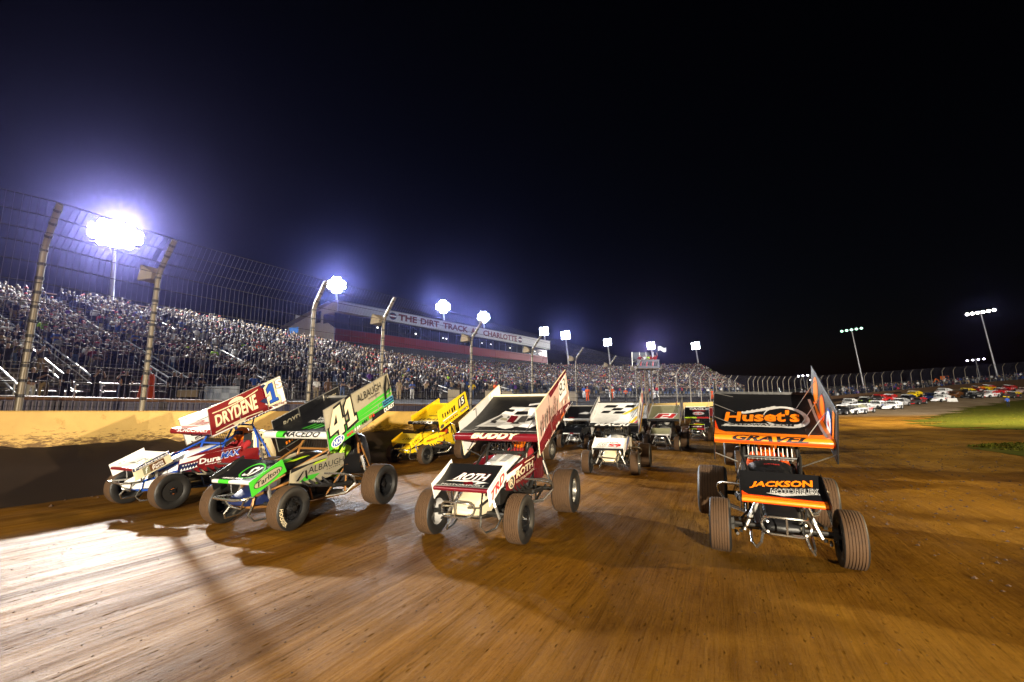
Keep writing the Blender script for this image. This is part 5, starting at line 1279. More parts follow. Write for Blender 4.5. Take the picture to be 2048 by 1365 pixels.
# the rest of the crowd as one mass of low figures
def low_person(arms):
    mb = MB(); cols = []
    def ring(z, a, b, n=6, y=0): return [V(a*math.cos(t), y+b*math.sin(t), z) for t in [2*math.pi*(i+.5)/n for i in range(n)]]
    def lo(secs, c): k = len(mb.f); mb.loft(secs); cols.extend([c]*(len(mb.f)-k))
    lo([ring(.35, .17, .13), ring(.92, .19, .14)], 1)
    lo([ring(.92, .20, .14), ring(1.25, .23, .14), ring(1.42, .16, .10), ring(1.46, .06, .06)], 0)
    lo([ring(1.47, .07, .08), ring(1.58, .105, .115, y=-.01), ring(1.66, .10, .11)], 2)
    lo([ring(1.62, .112, .125, y=.01), ring(1.72, .10, .11), ring(1.775, .04, .05)], 3)
    for sd in (-1, 1):
        if arms == 0: pts = [(sd*.22, 0, 1.38), (sd*.28, -.02, 1.12), (sd*.24, -.10, .92)]
        elif arms == 1: pts = [(sd*.22, 0, 1.38), (sd*.27, -.16, 1.20), (sd*.07, -.30, 1.45)]
        elif arms == 2: pts = [(sd*.22, 0, 1.38), (sd*.30, -.10, 1.5 if sd > 0 else 1.14), (sd*.24, -.14, 1.80 if sd > 0 else .95)]
        else: pts = [(sd*.22, 0, 1.38), (sd*.27, -.08, 1.14), (-sd*.02, -.22, 1.20)]
        k = len(mb.f); mb.tube(pts[:2], .062, 4, cap=False); cols.extend([0]*(len(mb.f)-k)); k = len(mb.f); mb.tube(pts[1:], .05, 4); cols.extend([0]*(len(mb.f)-k))
    return np.array(mb.v), mb.f, np.array(cols)
LOW = [low_person(i) for i in range(4)]
pal = np.array([CLc for CLc in [(.010, .010, .012), (.035, .035, .04), (.012, .016, .05), (.16, .16, .17), (.42, .42, .43), (.70, .69, .67), (.02, .06, .26), (.30, .02, .025), (.14, .015, .025), (.09, .085, .045), (.34, .25, .15), (.08, .02, .20), (.40, .70, .05), (.80, .10, .01), (.10, .055, .03)]])
hairp = np.array([(.03, .018, .010), (.30, .20, .09), (.26, .25, .23), (.012, .012, .014), (.55, .55, .55), (.4, .02, .02), (.02, .03, .12), (.25, .2, .13)])
def crowd_mesh(name, where_, density_mat):
    Vv = []; loops = []; tot = []; colr = []; base_ = 0
    for k, s, P in where_:
        v, f, cc = LOW[int(RNG.choice(4, p=[.5, .2, .08, .22]))]
        rz = face_track(P)+RNG.uniform(-.5, .5); sc = RNG.uniform(.88, 1.06); c_, s_ = math.cos(rz)*sc, math.sin(rz)*sc
        w = np.empty_like(v); w[:, 0] = v[:, 0]*c_-v[:, 1]*s_+P.x; w[:, 1] = v[:, 0]*s_+v[:, 1]*c_+P.y; w[:, 2] = v[:, 2]*sc+P.z
        four = [pal[int(RNG.choice(len(pal), p=wt))]*RNG.uniform(.7, 1.3), ((.05, .08, .16), (.012, .012, .014), (.2, .16, .1))[int(RNG.integers(3))], np.array((.17, .118, .095))*RNG.uniform(.5, 1.2), hairp[int(RNG.choice(8, p=[.38, .12, .09, .17, .09, .05, .06, .04]))]]
        Vv.append(w); 
        for fi, ci in zip(f, cc): loops.append(np.array(fi)+base_); tot.append(len(fi)); colr.append((*four[ci], 1))
        base_ += len(v)
    me = bpy.data.meshes.new(name); Vv = np.concatenate(Vv); L = np.concatenate(loops); tot = np.array(tot)
    me.vertices.add(len(Vv)); me.vertices.foreach_set('co', Vv.ravel().astype('f4')); me.loops.add(len(L)); me.loops.foreach_set('vertex_index', L.astype('i4'))
    me.polygons.add(len(tot)); st_ = np.concatenate(([0], np.cumsum(tot)[:-1])); me.polygons.foreach_set('loop_start', st_.astype('i4'))
    try: me.polygons.foreach_set('loop_total', tot.astype('i4'))
    except Exception: pass
    me.update(calc_edges=True)
    a = me.color_attributes.new('clothes', 'FLOAT_COLOR', 'CORNER'); a.data.foreach_set('color', np.repeat(np.array(colr, dtype='f4'), tot, axis=0).ravel())
    me.materials.append(density_mat); return me
CR = bpy.data.materials.new('crowd_clothes'); cn, cl_, cb = nodes_of(CR); at = cn.new('ShaderNodeAttribute'); at.attribute_name = 'clothes'; cl_.new(at.outputs['Color'], cb.inputs['Base Color']); cb.inputs['Roughness'].default_value = .75; cb.inputs['Specular IOR Level'].default_value = .25
stuff = [a for a in stuff if -160 < project(a[2])[0] < 2300]
cr = link('crowd', crowd_mesh('crowd', stuff, CR)); tag(cr, 'dense mass of spectators filling the middle and upper rows of the grandstand', 'crowd'); cr['kind'] = 'stuff'
# people behind the far fence and on the press building roof
far = []
for px in np.arange(1640, 2140, 3.2):
    for rw in range(3):
        if RNG.random() < .62:
            P = fence_point(px+RNG.uniform(-2, 2)); t, o = frame_at(P, tangent_at(px)); far.append((0, 0, P+o*(1.5+rw*1.3+RNG.uniform(-.3, .3))+V(0, 0, -.9+rw*.45)))
fc = link('crowd', crowd_mesh('far_crowd', far, CR)); tag(fc, 'dim row of people standing behind the fence of the far turn', 'crowd'); fc['kind'] = 'stuff'
mb = MB(); vs = []
for px in range(1470, 2141, 20):
    P = fence_point(px); t, o = frame_at(P, tangent_at(px)); vs += [tuple(P+o*.4+V(0, 0, -.9)), tuple(P+o*5+V(0, 0, .5)), tuple(P+o*60+V(0, 0, 1.0))]
mb.v = vs
for i in range(len(vs)//3-1): mb.f += [(3*i, 3*i+3, 3*i+4, 3*i+1), (3*i+1, 3*i+4, 3*i+5, 3*i+2)]; mb.m += [0, 0]
struct(mb.obj('far_embankment', mat('dark_earth', (.03, .022, .014), .9, dirt=.3)))

# ------------------------------------------------------------------ press building above the stand
PB0, PB1 = unp(668, 690, 74), unp(1095, 727, 138)
SIDW = mat('pale_cladding', (.55, .55, .55), .6, dirt=.1, dcol=(.3, .29, .27)); REDB = mat('red_fascia', (.20, .010, .016), .5, dirt=.1); ROOFM = mat('roof_sheet', (.25, .25, .26), .5, .3)
GLB = mat('dark_window_glass', (.012, .018, .035), .10, spec=.6); INT = mat('room_wall', (.05, .05, .055), .8); BLUEF = mat('blue_frame', (.03, .04, .09), .5); SIGNW = mat('sign_board', (.62, .62, .62), .5); SIGNR = mat('sign_letters', (.16, .015, .03), .5)
ex = V(PB1.x-PB0.x, PB1.y-PB0.y, 0); LEN = ex.length; ex.normalize(); ey = V(-ex.y, ex.x, 0)
DIAG = {}
def hz(px, py, z): return unp(px, py, z).z
z_b0, z_r0, z_s0, z_t0 = [hz(668, y, 74) for y in (680, 656, 622, 600)]
z_b1, z_r1, z_s1, z_t1 = [hz(1095, y, 138) for y in (727, 714, 699, 682)]
BD = empty('press_building', Matrix.Translation(V(PB0.x, PB0.y, 0)), 'white and red press building above the stand with the track name in red letters', 'building')
BI = BD.matrix_basis.inverted()
def bp(u, dep, za, zb, t): return V(PB0.x, PB0.y, 0)+ex*(LEN*u)+ey*dep+V(0, 0, (za[0]*(1-u)+za[1]*u)*(1-t)+(zb[0]*(1-u)+zb[1]*u)*t)
ZB, ZR, ZS, ZT = (z_b0, z_b1), (z_r0, z_r1), (z_s0, z_s1), (z_t0, z_t1)
def slab(name, u0, u1, d0, d1, za, zb, m, par=BD, Mx=None):
    mb = MB(); P = [bp(u, d, za, zb, t) for u in (u0, u1) for d in (d0, d1) for t in (0, 1)]
    mb.add(P, [(0, 1, 3, 2), (4, 6, 7, 5), (0, 4, 5, 1), (2, 3, 7, 6), (0, 2, 6, 4), (1, 5, 7, 3)]); return mb.obj(name, m, par, M=Mx or BI)
DEP = 11
for i in range(24):                                     # ribbed red fascia, sheet by sheet
    slab('red_panel', i/24, (i+.985)/24, -.02 if i % 2 else .0, .12, ZB, ZR, REDB)
slab('roof_fascia', -.002, 1.01, -.55, -.35, ZS, ZT, SIDW)
slab('soffit', 0, 1, -.34, 3.0, (ZS[0]-.02, ZS[1]-.02), (ZS[0]+.12, ZS[1]+.12), SIDW)
slab('back_wall', 0, 1, 3.0, 3.2, ZR, ZS, INT); slab('floor_slab', 0, 1, .13, DEP, (ZR[0]-.3, ZR[1]-.3), (ZR[0]-.02, ZR[1]-.02), INT); slab('rear_wall', 0, 1, DEP, DEP+.2, (ZB[0]-5, ZB[1]-5), (ZT[0]-1, ZT[1]-1), SIDW)
slab('under_wall', 0, 1, .3, .5, (ZB[0]-3, ZB[1]-3), (ZB[0]-.01, ZB[1]-.01), INT)
NP = 26
for i in range(NP):
    w = slab('window', (i+.02)/NP, (i+.98)/NP, .30, .36, (ZR[0]+.02, ZR[1]+.02), (ZS[0]-.04, ZS[1]-.04), BLUEF)
    mb = MB(); P = [bp(u, .295, ZR, ZS, t) for u, t in (((i+.05)/NP, .06), ((i+.95)/NP, .06), ((i+.95)/NP, .94), ((i+.05)/NP, .94))]; mb.add(P, [(0, 1, 2, 3)]); mb.obj('pane', GLB, w)
WARML = mat('ceiling_lamp', (1, .93, .8), .4, emit=5, ecol=(1, .93, .8))
for u, t in ((.12, .45), (.14, .44), (.25, .42), (.36, .42), (.375, .4), (.55, .5), (.6, .52), (.72, .45), (.82, .5), (.90, .5)):
    mb = MB(); c = bp(u, .18, ZR, ZS, t); mb.box(c, (.34, .05, .20), M=Matrix((ex, ey, V(0, 0, 1))).transposed().to_4x4()); mb.obj('room_lamp', WARML, BD, M=BI)
# end wall with gable, window and stair opening
zt = ZT[0]; zb = ZB[0]-2.2
mb = MB(); e0 = V(PB0.x, PB0.y, 0); q = lambda d, z: e0+ey*d+V(0, 0, z)-ex*.02
mb.plate([q(0, zb+.8), q(0, ZR[0]+.05), q(1.9, ZR[0]+1.1), q(3.2, ZR[0]+1.0), q(3.2, ZS[0]-.1), q(1.0, ZS[0]+.1), q(-.5, ZS[0]), q(-.55, zt), q(1, zt-.1), q(DEP+2.0, zt-3.2), q(DEP+2.0, zb-1), q(DEP*.9, zb-.8), q(DEP*.55, zb+.2)], ex*.2)
mb.obj('end_wall', SIDW, BD, M=BI)
for i in range(7):
    mb = MB(); z = zb+.9+i*.75; dm = DEP+1.9 if z < zt-3.4 else max(2.2, DEP+1.9-(z-zt+3.4)*4)
    if z < zt-.5: mb.box(q((dm+3.4)/2, z)-ex*.12, (dm-3.4, .03, .03), M=Matrix((ey, ex, V(0, 0, 1))).transposed().to_4x4()); mb.obj('siding_board', SIDW, BD, M=BI)
wf = MB(); wf.box(q(4.6, ZR[0]+2.3)-ex*.14, (1.9, .1, 2.0), M=Matrix((ey, ex, V(0, 0, 1))).transposed().to_4x4()); wfo = wf.obj('window', BLUEF, BD, M=BI)
wf = MB(); wf.box(q(4.6, ZR[0]+2.3)-ex*.20, (1.7, .03, 1.8), M=Matrix((ey, ex, V(0, 0, 1))).transposed().to_4x4()); wf.obj('pane', GLB, wfo)
mb = MB(); mb.plate([bp(u, d, (0, 0), ZT, 1)+V(0, 0, dz) for u, d, dz in ((-.006, -.7, .04), (1.012, -.7, .04), (1.012, 1, -.02), (-.006, 1, -.02))], (0, 0, .12)); mb.obj('roof', ROOFM, BD, M=BI)
mb = MB(); mb.plate([bp(u, d, (0, 0), ZT, 1)+V(0, 0, dz) for u, d, dz in ((-.012, 1.01, -.02), (1.012, 1.01, -.02), (1.012, DEP+3, -3.1), (-.012, DEP+3, -3.1))], (0, 0, .12)); mb.obj('roof_slope', ROOFM, BD, M=BI)
# the lettering along the roof fascia
def sign_fn(u, v, d=0): return bp(u, -.56-d*4, ZS, ZT, v)
sg = link('sign_board', bpy.data.meshes.new('sign_board'), BD, BI); bpy.data.objects.remove(sg)
SD = Decals(sign_fn, BD)
def put_sign(fn_, *a, **k):
    before = set(bpy.data.objects); fn_(*a, **k)
    for o in set(bpy.data.objects)-before: o.matrix_basis = BI; o.name = 'sign_lettering'
# place letters by where the words start and end on the photograph
def u_of(px):
    lo_, hi_ = 0., 1.
    for _ in range(40):
        m = (lo_+hi_)/2
        if project(sign_fn(m, .5))[0] < px: lo_ = m
        else: hi_ = m
    return lo_
for word, a, b in (('THE', 797, 834), ('DIRT', 841, 878), ('TRACK', 886, 936), ('AT', 942, 957), ('CHARLOTTE', 966, 1034)):
    put_sign(SD.T, word, (u_of(a), .22, u_of(b), .86), SIGNR, bold=.04)
for a, b in ((778, 793), (1036, 1044)):
    c = (u_of(a)+u_of(b))/2; w = (u_of(b)-u_of(a))/2
    put_sign(SD.E, c, .52, w, .36, NAVY, 18); put_sign(SD.E, c, .52, w*.7, .22, SIGNR, 18); put_sign(SD.R, c-w*.9, .46, c+w*.9, .58, WHITE)
roofc = []
for i in range(70):
    u = RNG.uniform(.30, .86); roofc.append((0, 0, bp(u, 4+RNG.uniform(0, 1.5), (0, 0), ZT, 1)+V(0, 0, -.9)))
rc = link('crowd', crowd_mesh('roof_crowd', roofc, CR)); tag(rc, 'small group of people along the roof of the press building', 'crowd'); rc['kind'] = 'stuff'
mb = MB(); mb.plate([bp(u, d, (0, 0), ZT, 1)+V(0, 0, -.95) for u, d in ((.25, 3.2), (.9, 3.2), (.9, 6), (.25, 6))], (0, 0, .1)); mb.obj('roof_deck', INT, BD, M=BI)
# small blue lit screen beside the end wall
mb = MB(); P = unp(588, 661, 80); mb.box(P, (2.2, .2, 1.0)); sc_ = mb.obj('screen', mat('blue_screen', (.02, .10, .35), .3, emit=.7, ecol=(.10, .28, .75))); tag(sc_, 'small blue lit screen at the left end of the press building', 'screen')

# ------------------------------------------------------------------ light towers
POLE = mat('tower_pole', (.42, .42, .43), .4, .5, dirt=.1); LAMPH = mat('lamp_shell', (.10, .10, .11), .4, .5)
def lens_mat(nm, c, e): return mat('lit_lens_'+nm, c, .3, emit=e, ecol=c)
def lamp_shell():
    mb = MB(); secs = []
    for y, r_ in ((.34, .10), (.22, .26), (0, .44), (-.05, .46)): secs.append([V(r_*math.cos(a), y, r_*math.sin(a)) for a in [2*math.pi*i/14 for i in range(14)]])
    mb.loft(secs); return mb.mesh('lamp', [LAMPH], smooth=40)
def lamp_lens():
    mb = MB(); vs = [(0, -.14, 0)]+[(.42*math.cos(a), -.065, .42*math.sin(a)) for a in [2*math.pi*i/14 for i in range(14)]]
    mb.add(vs, [(0, 1+i, 1+(i+1) % 14) for i in range(14)]); return mb.mesh('lens', [LAMPH], smooth=60)
LSH, LLN = lamp_shell(), lamp_lens()
def tower(px, py, z, basepx, basey, rows, colm, gap, label, tint, emit, power, target=(-4, 10, 0), size=1.0, spot=120, pr=.28):
    Pt = unp(px, py, z); f = UP
    Pb = Pt - f*((Pt-unp(basepx, basey, z)).length+6)
    to = (Vector(target)-Pt); to.z = 0; to.normalize(); M = Matrix.Translation(Pb) @ Matrix((to.cross(f).normalized()*-1, -to, f)).transposed().to_4x4()
    xa = f.cross(-to).normalized() if True else None
    ax = (-to).cross(f).normalized(); M = Matrix.Translation(Pb) @ Matrix((ax, f.cross(ax).normalized(), f)).transposed().to_4x4()
    T = empty('light_tower', M, label, 'light tower', 'floodlight towers around the track'); h = (Pt-Pb).length
    mb = MB(); mb.tube([(0, .35, -2), (0, .35, h*.5), (0, .35, h+rows*gap*.5)], [pr*1.15, pr*.9, pr*.55], 10); mb.obj('pole', POLE, T, smooth=True)
    lm = lens_mat(label[:6]+str(emit)+str(tint), tint, emit); shl, lnl = LSH, with_mat(LLN, lm)
    for r_ in range(rows):
        zz = h+(r_-(rows-1)/2)*gap; hw = (colm-1)/2*gap*1.05+.3
        mb = MB(); mb.box((0, .22*size, zz), (hw*2, .16, .14)); mb.obj('crossarm', POLE, T)
        for c_ in range(colm):
            if rows > 2 and r_ in (0, rows-1) and c_ in (0, colm-1) and colm > 3: continue      # corner lamps left out to round the bank into a glare shape
            L = link('lamp', shl, T, Matrix.Translation(((c_-(colm-1)/2)*gap*1.05, -.2*size, zz)) @ Matrix.Rotation(math.radians(28), 4, 'X') @ Matrix.Scale(size, 4)); link('lens', lnl, L)
    if power: flood('floodlight_beam', Pt-f.cross(ax).normalized()*1.2*size, target, power, tint, spot, .6*size, parent=T)
    return T
tower(232, 470, 60, 233, 600, 4, 6, .86, 'nearest light tower, a huge blazing bank of lamps left of the second fence post', (1, .95, .88), 60, 460000, (-6, 7, 0), spot=150, size=1.3)
tower(673, 571, 92, 667, 606, 4, 4, .80, 'light tower blazing above the left end of the press building', COOL, 60, 110000, (-6, 10, 0), size=1.2)
tower(886, 614, 118, 888, 640, 4, 4, .85, 'light tower blazing above the middle of the press building roof', COOL, 60, 80000, (-4, 14, 0))
tower(967, 635, 134, 969, 656, 4, 4, .85, 'light tower above the second half of the title board', COOL, 60, 60000, (-3, 16, 0))
tower(1088, 663, 150, 1089, 682, 3, 3, .95, 'light tower just above the right end of the press building', COOL, 45, 0)
tower(1131, 671, 150, 1137, 718, 3, 3, .95, 'first slim light tower right of the press building', COOL, 40, 30000, (0, 25, 0))
tower(1215, 685, 160, 1219, 722, 3, 3, .85, 'second slim light tower right of the press building', COOL, 35, 0)
tower(1302, 692, 165, 1306, 728, 3, 3, .85, 'slim light tower behind the flag stand', (1, .9, .85), 35, 40000, (0, 30, 0))
tower(1391, 692, 165, 1397, 735, 3, 3, .9, 'last slim light tower right of the flag stand', (.9, 1, .95), 35, 0)
tower(1703, 660, 150, 1732, 775, 1, 5, 1.25, 'tall tower with greenish white lamps in the far turn right of the GRAVEL car', (.50, 1, .72), 2.2, 0, (6, 60, 1))
tower(1961, 625, 150, 1998, 752, 1, 6, 1.2, 'tallest tower with warm lamps near the right edge', (1, .93, .80), 60, 0, (14, 60, 1))
tower(1951, 720, 230, 1960, 757, 1, 4, 1.9, 'small distant tower of four lilac lamps below the tallest tower', (.85, .80, 1), 14, 0)
tower(1606, 752, 230, 1608, 785, 1, 3, 1.9, 'small distant lamp bank seen past the GRAVEL side board', (.95, .95, 1), 14, 0)
tower(1626, 760, 230, 1628, 788, 1, 2, 1.8, 'lowest distant lamp pair just left of the GRAVEL side board', (.95, .95, 1), 12, 0)

# ------------------------------------------------------------------ flag stand
FS0 = fence_point(1330); t_, o_ = frame_at(FS0, tangent_at(1330)); FS0 = FS0+o_*2.2; zf = project(FS0)[2]
def fz(py): return unp(1330, py, zf).z
FM = Matrix.Translation(V(FS0.x, FS0.y, 0)) @ Matrix((CAM_R, V(CAM_R.y, -CAM_R.x, 0)*-1, V(0, 0, 1))).transposed().to_4x4()
FSO = empty('flag_stand', FM, 'raised flag stand on a lattice tower with a white fringed banner around its deck', 'flag stand'); pxm = zf/FOC
zd, zr, zb_ = fz(738), fz(721), fz(705); BAN = mat('banner_cloth', (.17, .165, .18), .7, dirt=.2); WOOD = mat('weathered_plywood', (.13, .09, .05), .8, dirt=.3); BANK = mat('banner_print', (.05, .04, .05), .7)
W = 22*pxm
for sx in (-1, 1):
    for sy in (-.8, .8):
        mb = MB(); mb.tube([(sx*W*.28, sy, 0), (sx*W*.28, sy, zd)], .09, 6); mb.obj('leg', WOOD, FSO)
for k in range(6):
    mb = MB(); z0 = 2+(zd-2)*k/6; z1 = 2+(zd-2)*(k+1)/6; s_ = 1 if k % 2 else -1; mb.tube([(s_*W*.28, -.82, z0), (-s_*W*.28, -.82, z1)], .05, 5); mb.obj('brace', STEEL, FSO)
mb = MB(); mb.box((0, 0, zd), (2*W, 2.2, .14)); mb.obj('deck', WOOD, FSO)
mb = MB(); mb.box((0, -1.1, (zd+zr)/2+.05), (2*W*.98, .06, zr-zd)); bn = mb.obj('banner', BAN, FSO)
bd = Decals(lambda u, v, d=0: V((u*2-1)*W*.9, -1.135-d*6, zd+.1+(zr-zd)*.9*v), bn); r = random.Random(5)
for i in range(9):
    x = .08+.1*i; bd.P([(x, .2+r.uniform(0, .2)), (x+.05, .15), (x+.09, .8), (x+.04, .85-r.uniform(0, .2))], BANK if i % 3 else RED, 'print')
mb = MB(); mb.tube([(-W, -1.1, zr), (W, -1.1, zr), (W, 1.1, zr), (-W, 1.1, zr), (-W, -1.1, zr)], .04, 5)
for x in (-W, -W*.3, W*.3, W): mb.tube([(x, 1.1, zd), (x, 1.1, zb_+.3)], .05, 5)
mb.obj('railing', ALU, FSO)
mb = MB(); mb.box((-.15*W, 1.1, (zr+zb_)/2+.25), (1.6*W, .05, zb_-zr)); mb.obj('back_board', mat('pale_board', (.07, .075, .09), .6), FSO)
for i, (dx, top, pose, lab) in enumerate(((-.55, 'maroon', 'with hands on hips', 'person in maroon at the left end of the flag stand deck'), (-.2, 'white', 'with arms at the sides', 'person in white on the flag stand deck'),
                                    (.1, 'lime', 'with folded arms', 'person in lime vest on the flag stand deck'), (.35, 'red', 'pointing at the cars', 'person in red leaning over the flag stand rail'), (.8, 'red', 'waving one arm high', 'flagman in red waving a white flag at the end of the deck'))):
    Pp = FM @ V(dx*W, -.4, zd+.07); person(Pp, YAW*0+face_track(Pp)*.3, pose, top, 'black', 'dark', None, lab, 1.0, 'officials on the flag stand')
    if i == 4:
        fl = empty('flag', Matrix.Translation(FM @ V(dx*W+.25, -.55, zd+2.0)), 'white flag held up by the flagman above the flag stand', 'flag')
        mb = MB(); mb.tube([(0, 0, -.1), (.12, 0, .8)], .015, 5); mb.obj('stick', WOOD, fl)
        mb = MB(); vs = []
        for a in range(9):
            for b in range(5): vs.append((.12+a*.12, .12*math.sin(a*1.1+b*.4), .78-.13*b+.10*math.sin(a*.8)-.02*a))
        mb.add(vs, [(a*5+b, a*5+b+1, a*5+b+6, a*5+b+5) for a in range(8) for b in range(4)]); mb.obj('cloth', CL['white'], fl, smooth=60)
fb = empty('feather_banner', Matrix.Translation(walk(1313, .3)), 'tall white feather banner with faint print left of the flag stand tower', 'banner')
hb = fz(729)-walk(1313, .3).z; mb = MB(); mb.tube([(0, 0, 0), (0, 0, hb*.8), (-.15, 0, hb)], .04, 6); mb.obj('pole', STEEL, fb)
mb = MB(); vs = []
for i in range(15):
    f = i/14; w = .62*(1-.35*(1-f)) if f > .12 else .62*f/.12*.7+.1
    vs += [(-.52*f*1.1+.1, 0.03*math.sin(i), hb*(.10+.9*f)), (-.52*f*1.1+.1+w, .05*math.sin(i*1.3), hb*(.10+.9*f))]
mb.add(vs, [(2*i, 2*i+1, 2*i+3, 2*i+2) for i in range(14)]); fbc = mb.obj('cloth', BAN, fb, smooth=60)
bd = Decals(lambda u, v, d=0: V(.1-.57*v+.1+u*.4, -.06-d*4, hb*(.15+.8*v)), fbc)
for i in range(8): bd.P([(.1, .1+.1*i), (.9, .13+.1*i), (.8, .17+.1*i), (.2, .15+.1*i)], GREY if i % 2 else PINK, 'print')

# ------------------------------------------------------------------ odds and ends along the walkway
tb = empty('folding_table', Matrix.Translation(walk(385, .70)), 'small folding table with pale cloth front right of the orange poncho', 'table')
ang = Matrix.Rotation(.35, 4, 'Z')
mb = MB(); mb.box((0, 0, .75), (1.2, .7, .04)); mb.obj('tabletop', ALU, tb, M=ang)
for x in (-.55, .55):
    for y in (-.3, .3): mb = MB(); mb.tube([(x, y, 0), (x, y, .73)], .018, 5); mb.obj('leg', STEEL, tb, M=ang)
mb = MB(); mb.box((0, -.37, .56), (1.2, .02, .36)); mb.obj('cloth', CL['tan'], tb, M=ang)
bn = empty('display_board', Matrix.Translation(walk(440, .70)), 'grey banner of printed squares standing on the walkway left of the 1S wing', 'banner')
mb = MB(); mb.box((0, 0, .62), (2.1, .05, .78)); mb.obj('board', mat('grey_banner', (.40, .42, .46), .5, dirt=.1), bn, M=ang)
for i in range(4):
    for j in range(2): mb = MB(); mb.box((-.72+.48*i, -.03, .45+.34*j), (.42, .012, .30)); mb.obj('square', mat('banner_square%d' % ((i+j) % 2), ((.5, .53, .58), (.3, .33, .38))[(i+j) % 2], .5), bn, M=ang)
for x in (-.95, .95): mb = MB(); mb.tube([(x, 0, 0), (x, 0, .9)], .02, 5); mb.obj('leg', STEEL, bn, M=ang)
for px, lab in ((905, 'pale board leaning on the walkway above the yellow wing'), (1010, 'pale board on the walkway above the BUDDY wing'), (1148, 'pale board right behind the BUDDY side board'), (975, 'small tan board left of the BUDDY wing corner')):
    mb = MB(); mb.box((0, 0, .55), (1.0, .06, 1.1), M=ang); b_ = mb.obj('notice_board', mat('tan_board', (.34, .28, .20), .6, dirt=.2), None, M=Matrix.Translation(walk(px, .6))); tag(b_, lab, 'board')

# ------------------------------------------------------------------ stock cars lined up in the far turn
def soft_box(mb, secs): mb.loft(secs)
def mod_body():
    mb = MB(); secs = []
    for y, w, z0, z1 in ((-2.25, .30, .30, .46), (-2.0, .52, .24, .60), (-1.1, .56, .26, .78), (-.55, .80, .24, .84), (.3, .88, .24, .90), (1.4, .90, .24, .98), (2.1, .90, .30, 1.02)):
        secs.append([V(-w, y, z0), V(-w, y, z1-.08), V(-w*.9, y, z1), V(w*.9, y, z1), V(w, y, z1-.08), V(w, y, z0)])
    mb.loft(secs); return mb.mesh('body', [WHITE], smooth=40, bevel=.02)
def mod_roof():
    mb = MB(); mb.loft([[V(-.62, y, z), V(-.62, y, z+.04), V(.62, y, z+.04), V(.62, y, z)] for y, z in ((-.35, 1.30), (0, 1.34), (.9, 1.36), (1.25, 1.33))]); return mb.mesh('roof', [WHITE])
def mod_sail(s):
    mb = MB(); mb.plate([V(s*.88, -.35, .86), V(s*.66, -.25, 1.32), V(s*.66, 1.2, 1.36), V(s*.88, 2.1, 1.06), V(s*.90, 2.1, .98), V(s*.90, .6, .92), V(s*.78, .55, 1.15), V(s*.78, -.1, 1.15)], (.02, 0, 0)); return mb.mesh('sail_panel', [WHITE])
def mod_pill():
    mb = MB()
    for s in (-1, 1): mb.tube([(s*.78, -.55, .85), (s*.60, -.3, 1.31)], .03, 5); mb.tube([(s*.7, .6, .9), (s*.62, .6, 1.33)], .03, 5)
    mb.tube([(-.45, -2.42, .40), (.45, -2.42, .40), (.45, -2.2, .40)], .03, 5); mb.tube([(-.45, -2.42, .40), (-.45, -2.2, .40)], .03, 5); return mb.mesh('roll_cage', [STEEL])
def mod_deck():
    mb = MB(); mb.box((0, 2.12, .96), (1.8, .05, .24)); mb.box((0, -2.28, .30), (1.0, .06, .18)); return mb.mesh('spoiler', [WHITE])
def mod_wheel(r, w):
    mb = MB(); mb.lathe([(-w*.4, r*.5), (-w*.5, r*.7), (-w*.48, r*.92), (-w*.38, r), (w*.38, r), (w*.48, r*.92), (w*.5, r*.7), (w*.4, r*.5)], 20); return mb.mesh('wheel', [RUBBER], smooth=40)
def mod_hub(r, w):
    mb = MB(); mb.lathe([(-w*.42, r*.55), (-w*.30, .01)], 14); mb.lathe([(w*.42, r*.55), (w*.30, .01)], 14); return mb.mesh('rim', [GREY], smooth=40)
MOD = dict(body=mod_body(), roof=mod_roof(), sl=mod_sail(-1), sr=mod_sail(1), cage=mod_pill(), deck=mod_deck(), wf=mod_wheel(.32, .26), wr=mod_wheel(.34, .36), hf=mod_hub(.32, .26), hr=mod_hub(.34, .36))
def stock_car(P, rz, label, body, roof, sail, hub=GREY, sc=1.0, num=None):
    nrm = V(H(P.x-1, P.y)-H(P.x+1, P.y), H(P.x, P.y-1)-H(P.x, P.y+1), 2).normalized()
    f = V(math.sin(rz), -math.cos(rz), 0); f = (f-nrm*f.dot(nrm)).normalized(); x = (-f).cross(nrm).normalized()
    S = empty('stock_car', Matrix.Translation(P) @ Matrix((x, -f, nrm)).transposed().to_4x4() @ Matrix.Scale(sc, 4), label, 'race car', 'dirt stock cars lined up in the far turn')
    link('body', with_mat(MOD['body'], body), S); link('roof', with_mat(MOD['roof'], roof), S); link('sail_panel', with_mat(MOD['sl'], sail), S); link('sail_panel', with_mat(MOD['sr'], sail), S)
    link('roll_cage', MOD['cage'], S); link('spoiler', with_mat(MOD['deck'], sail), S)
    for sx, y, w, h, r_ in ((-.84, -1.35, 'wf', 'hf', .32), (.84, -1.35, 'wf', 'hf', .32), (-.92, 1.30, 'wr', 'hr', .34), (.92, 1.30, 'wr', 'hr', .34)):
        Wl = link('wheel', MOD[w], S, Matrix.Translation((sx, y, r_))); link('rim', with_mat(MOD[h], hub), Wl)
    dd = Decals(lambda u, v, d=0: V(.905+d*3, -.4+2.2*u, .34+.5*v), S); dd.marks((.1, .1, .9, .9), num or BLACK, 3, hash(label) % 97)
    dd = Decals(lambda u, v, d=0: V(-.905-d*3, 1.8-2.2*u, .34+.5*v), S); dd.marks((.1, .1, .9, .9), num or BLACK, 3, hash(label) % 89)
    dd = Decals(lambda u, v, d=0: V(-.45+.9*u, -1.05-.9*(1-v), .795-.17*(1-v)+d*3+.004), S); dd.marks((.1, .2, .9, .8), num or BLACK, 2, len(label))
    return S
